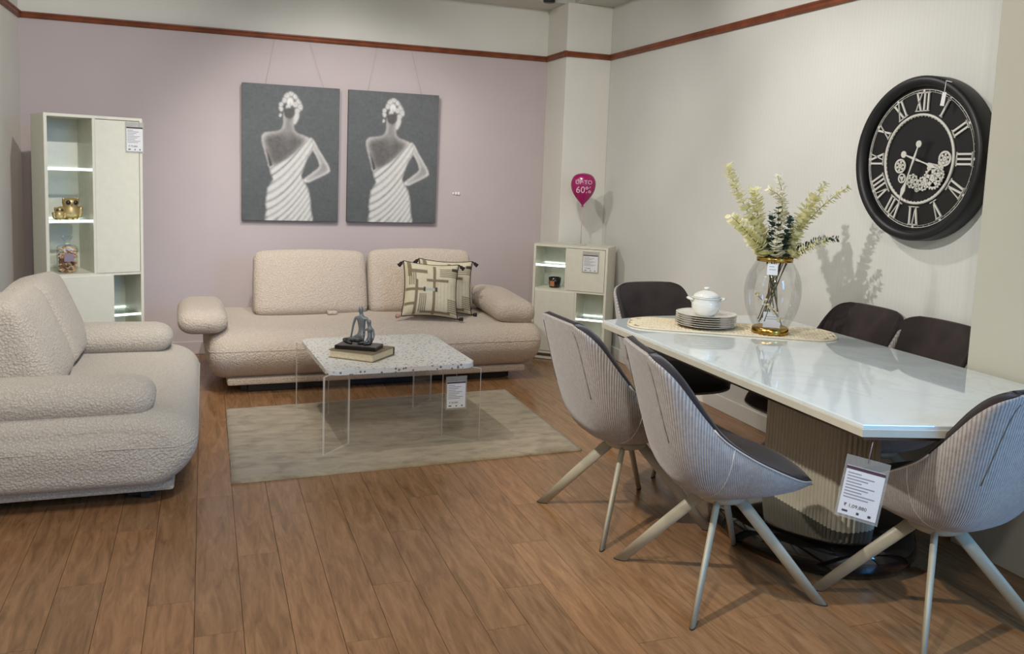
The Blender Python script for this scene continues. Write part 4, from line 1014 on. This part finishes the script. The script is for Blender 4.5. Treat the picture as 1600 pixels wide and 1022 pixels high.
BR = [('tall cream eucalyptus branch leaning far left above the vase', [(-.05, .02, .0), (-.10, .15, .02), (-.19, .32, .05), (-.235, .44, .08)], (.05, -.31, 0), 'leaf_cream', 'stem_green', .030, .024, .3, 1.1),
      ('cream eucalyptus branch drooping low to the left of the vase', [(-.05, .02, -.02), (-.12, .09, -.05), (-.20, .165, -.08), (-.245, .20, -.09)], (.03, -.3, .03), 'leaf_cream', 'stem_green', .032, .025, .1, 1.1),
      ('bushy cream eucalyptus branch left of the middle of the bunch', [(-.04, .02, .02), (-.075, .14, .03), (-.10, .27, .03), (-.115, .325, .02)], (.04, -.3, -.02), 'leaf_cream', 'stem_brown', .034, .026, .15, 1.25),
      ('pale eucalyptus branch arching up in the middle of the bunch', [(.0, .02, .03), (.03, .18, .04), (.02, .29, .04), (-.045, .335, .03)], (-.03, -.31, 0), 'leaf_pale', 'stem_brown', .026, .02, .35, 1.0),
      ('pale-tipped eucalyptus branch standing highest in the middle', [(.02, .02, .06), (.045, .2, .08), (.035, .32, .08), (.005, .40, .07)], (-.02, -.3, .03), 'leaf_pale', 'stem_brown', .024, .019, .5, .9),
      ('bushy cream eucalyptus branch right of the middle of the bunch', [(.05, .02, -.01), (.085, .14, -.02), (.12, .24, -.02), (.155, .31, -.02)], (-.05, -.31, .02), 'leaf_cream', 'stem_brown', .034, .026, .1, 1.25),
      ('cream eucalyptus branch leaning right with an upright tip', [(.05, .02, .02), (.105, .14, .02), (.165, .27, .0), (.21, .37, -.02)], (-.05, -.3, .0), 'leaf_cream', 'stem_brown', .026, .02, .2, 1.1),
      ('long thin eucalyptus branch reaching far right towards the clock', [(.055, .02, .04), (.14, .17, .02), (.22, .28, -.02), (.31, .36, -.05)], (-.05, -.3, .04), 'leaf_cream', 'stem_brown', .022, .016, .25, .95),
      ('pale eucalyptus branch low at the front of the vase mouth', [(-.01, .01, -.05), (-.02, .08, -.07), (-.015, .14, -.08)], (.03, -.3, -.01), 'leaf_pale', 'stem_brown', .026, .021, .1, .9),
      ('cream eucalyptus branch low on the right of the vase mouth', [(.06, .005, -.03), (.11, .05, -.05), (.18, .085, -.07), (.215, .105, -.08)], (-.04, -.29, .01), 'leaf_cream', 'stem_brown', .024, .018, .1, 1.0),
      ('dark green eucalyptus branch upright left of the middle', [(-.03, .02, -.03), (-.035, .12, -.04), (-.04, .225, -.04)], (.04, -.3, .0), 'leaf_dark', 'stem_green', .022, .018, .1, 1.3),
      ('dark green eucalyptus branch upright right of the middle', [(.03, .02, -.03), (.035, .10, -.04), (.05, .21, -.04)], (-.03, -.31, .0), 'leaf_dark', 'stem_green', .024, .019, .1, 1.3),
      ('thin dark eucalyptus sprig between the two dark branches', [(.0, .02, .0), (.005, .14, .0), (.0, .25, .0)], (.0, -.3, .03), 'leaf_dark', 'stem_green', .022, .018, .3, .6),
      ('dark green eucalyptus branch stretching low to the right', [(.065, .01, .0), (.12, .055, .0), (.20, .10, -.02), (.285, .112, -.03)], (-.04, -.3, -.03), 'leaf_dark', 'stem_green', .020, .014, .15, 1.0)]
for i, b in enumerate(BR): branch(b[0], b[1], b[2], b[3], b[4], b[5], b[6], b[7], b[8], i)
# short sprig inside the vase
t = thing('berry_sprig', 'small cream blossom sprig inside the glass vase', 'sprig', (VX, VY, VZ + .03), 0)
W3 = lambda k: vr * k[0] + vf * k[2] + Vector((0, 0, k[1]))
q = [Vector(p) for p in crom([tuple(W3(k)) for k in ((.05, .01, -.02), (.02, .06, -.04), (-.03, .11, -.05), (-.095, .165, -.04))], 16)]
tube('stem', q, .0016, 'stem_brown', t, 5)
for i in range(4, 16):
    for k in range(2):
        e = cushion('blossom', .007, .007, .006, .006, 'berry_cream', t, 4, loc=tuple(q[i] + Vector(rng.normal(size=3)) * .008))

# ---------------------------------------------------------------- ceiling spotlight that peeps in at the top edge
sp = thing('ceiling_spotlight', 'black ceiling spotlight at the top edge near the column', 'lamp', (2.60, 6.64, 2.858))
lathe('lamp_head', [(0, 0), (.045, 0), (.048, .006), (.048, .10), (.03, .115), (0, .117)], 'spot_body', sp, 24)
tube('lamp_stem', [(0, 0, .11), (0, 0, .262)], .01, 'spot_body', sp, 8)
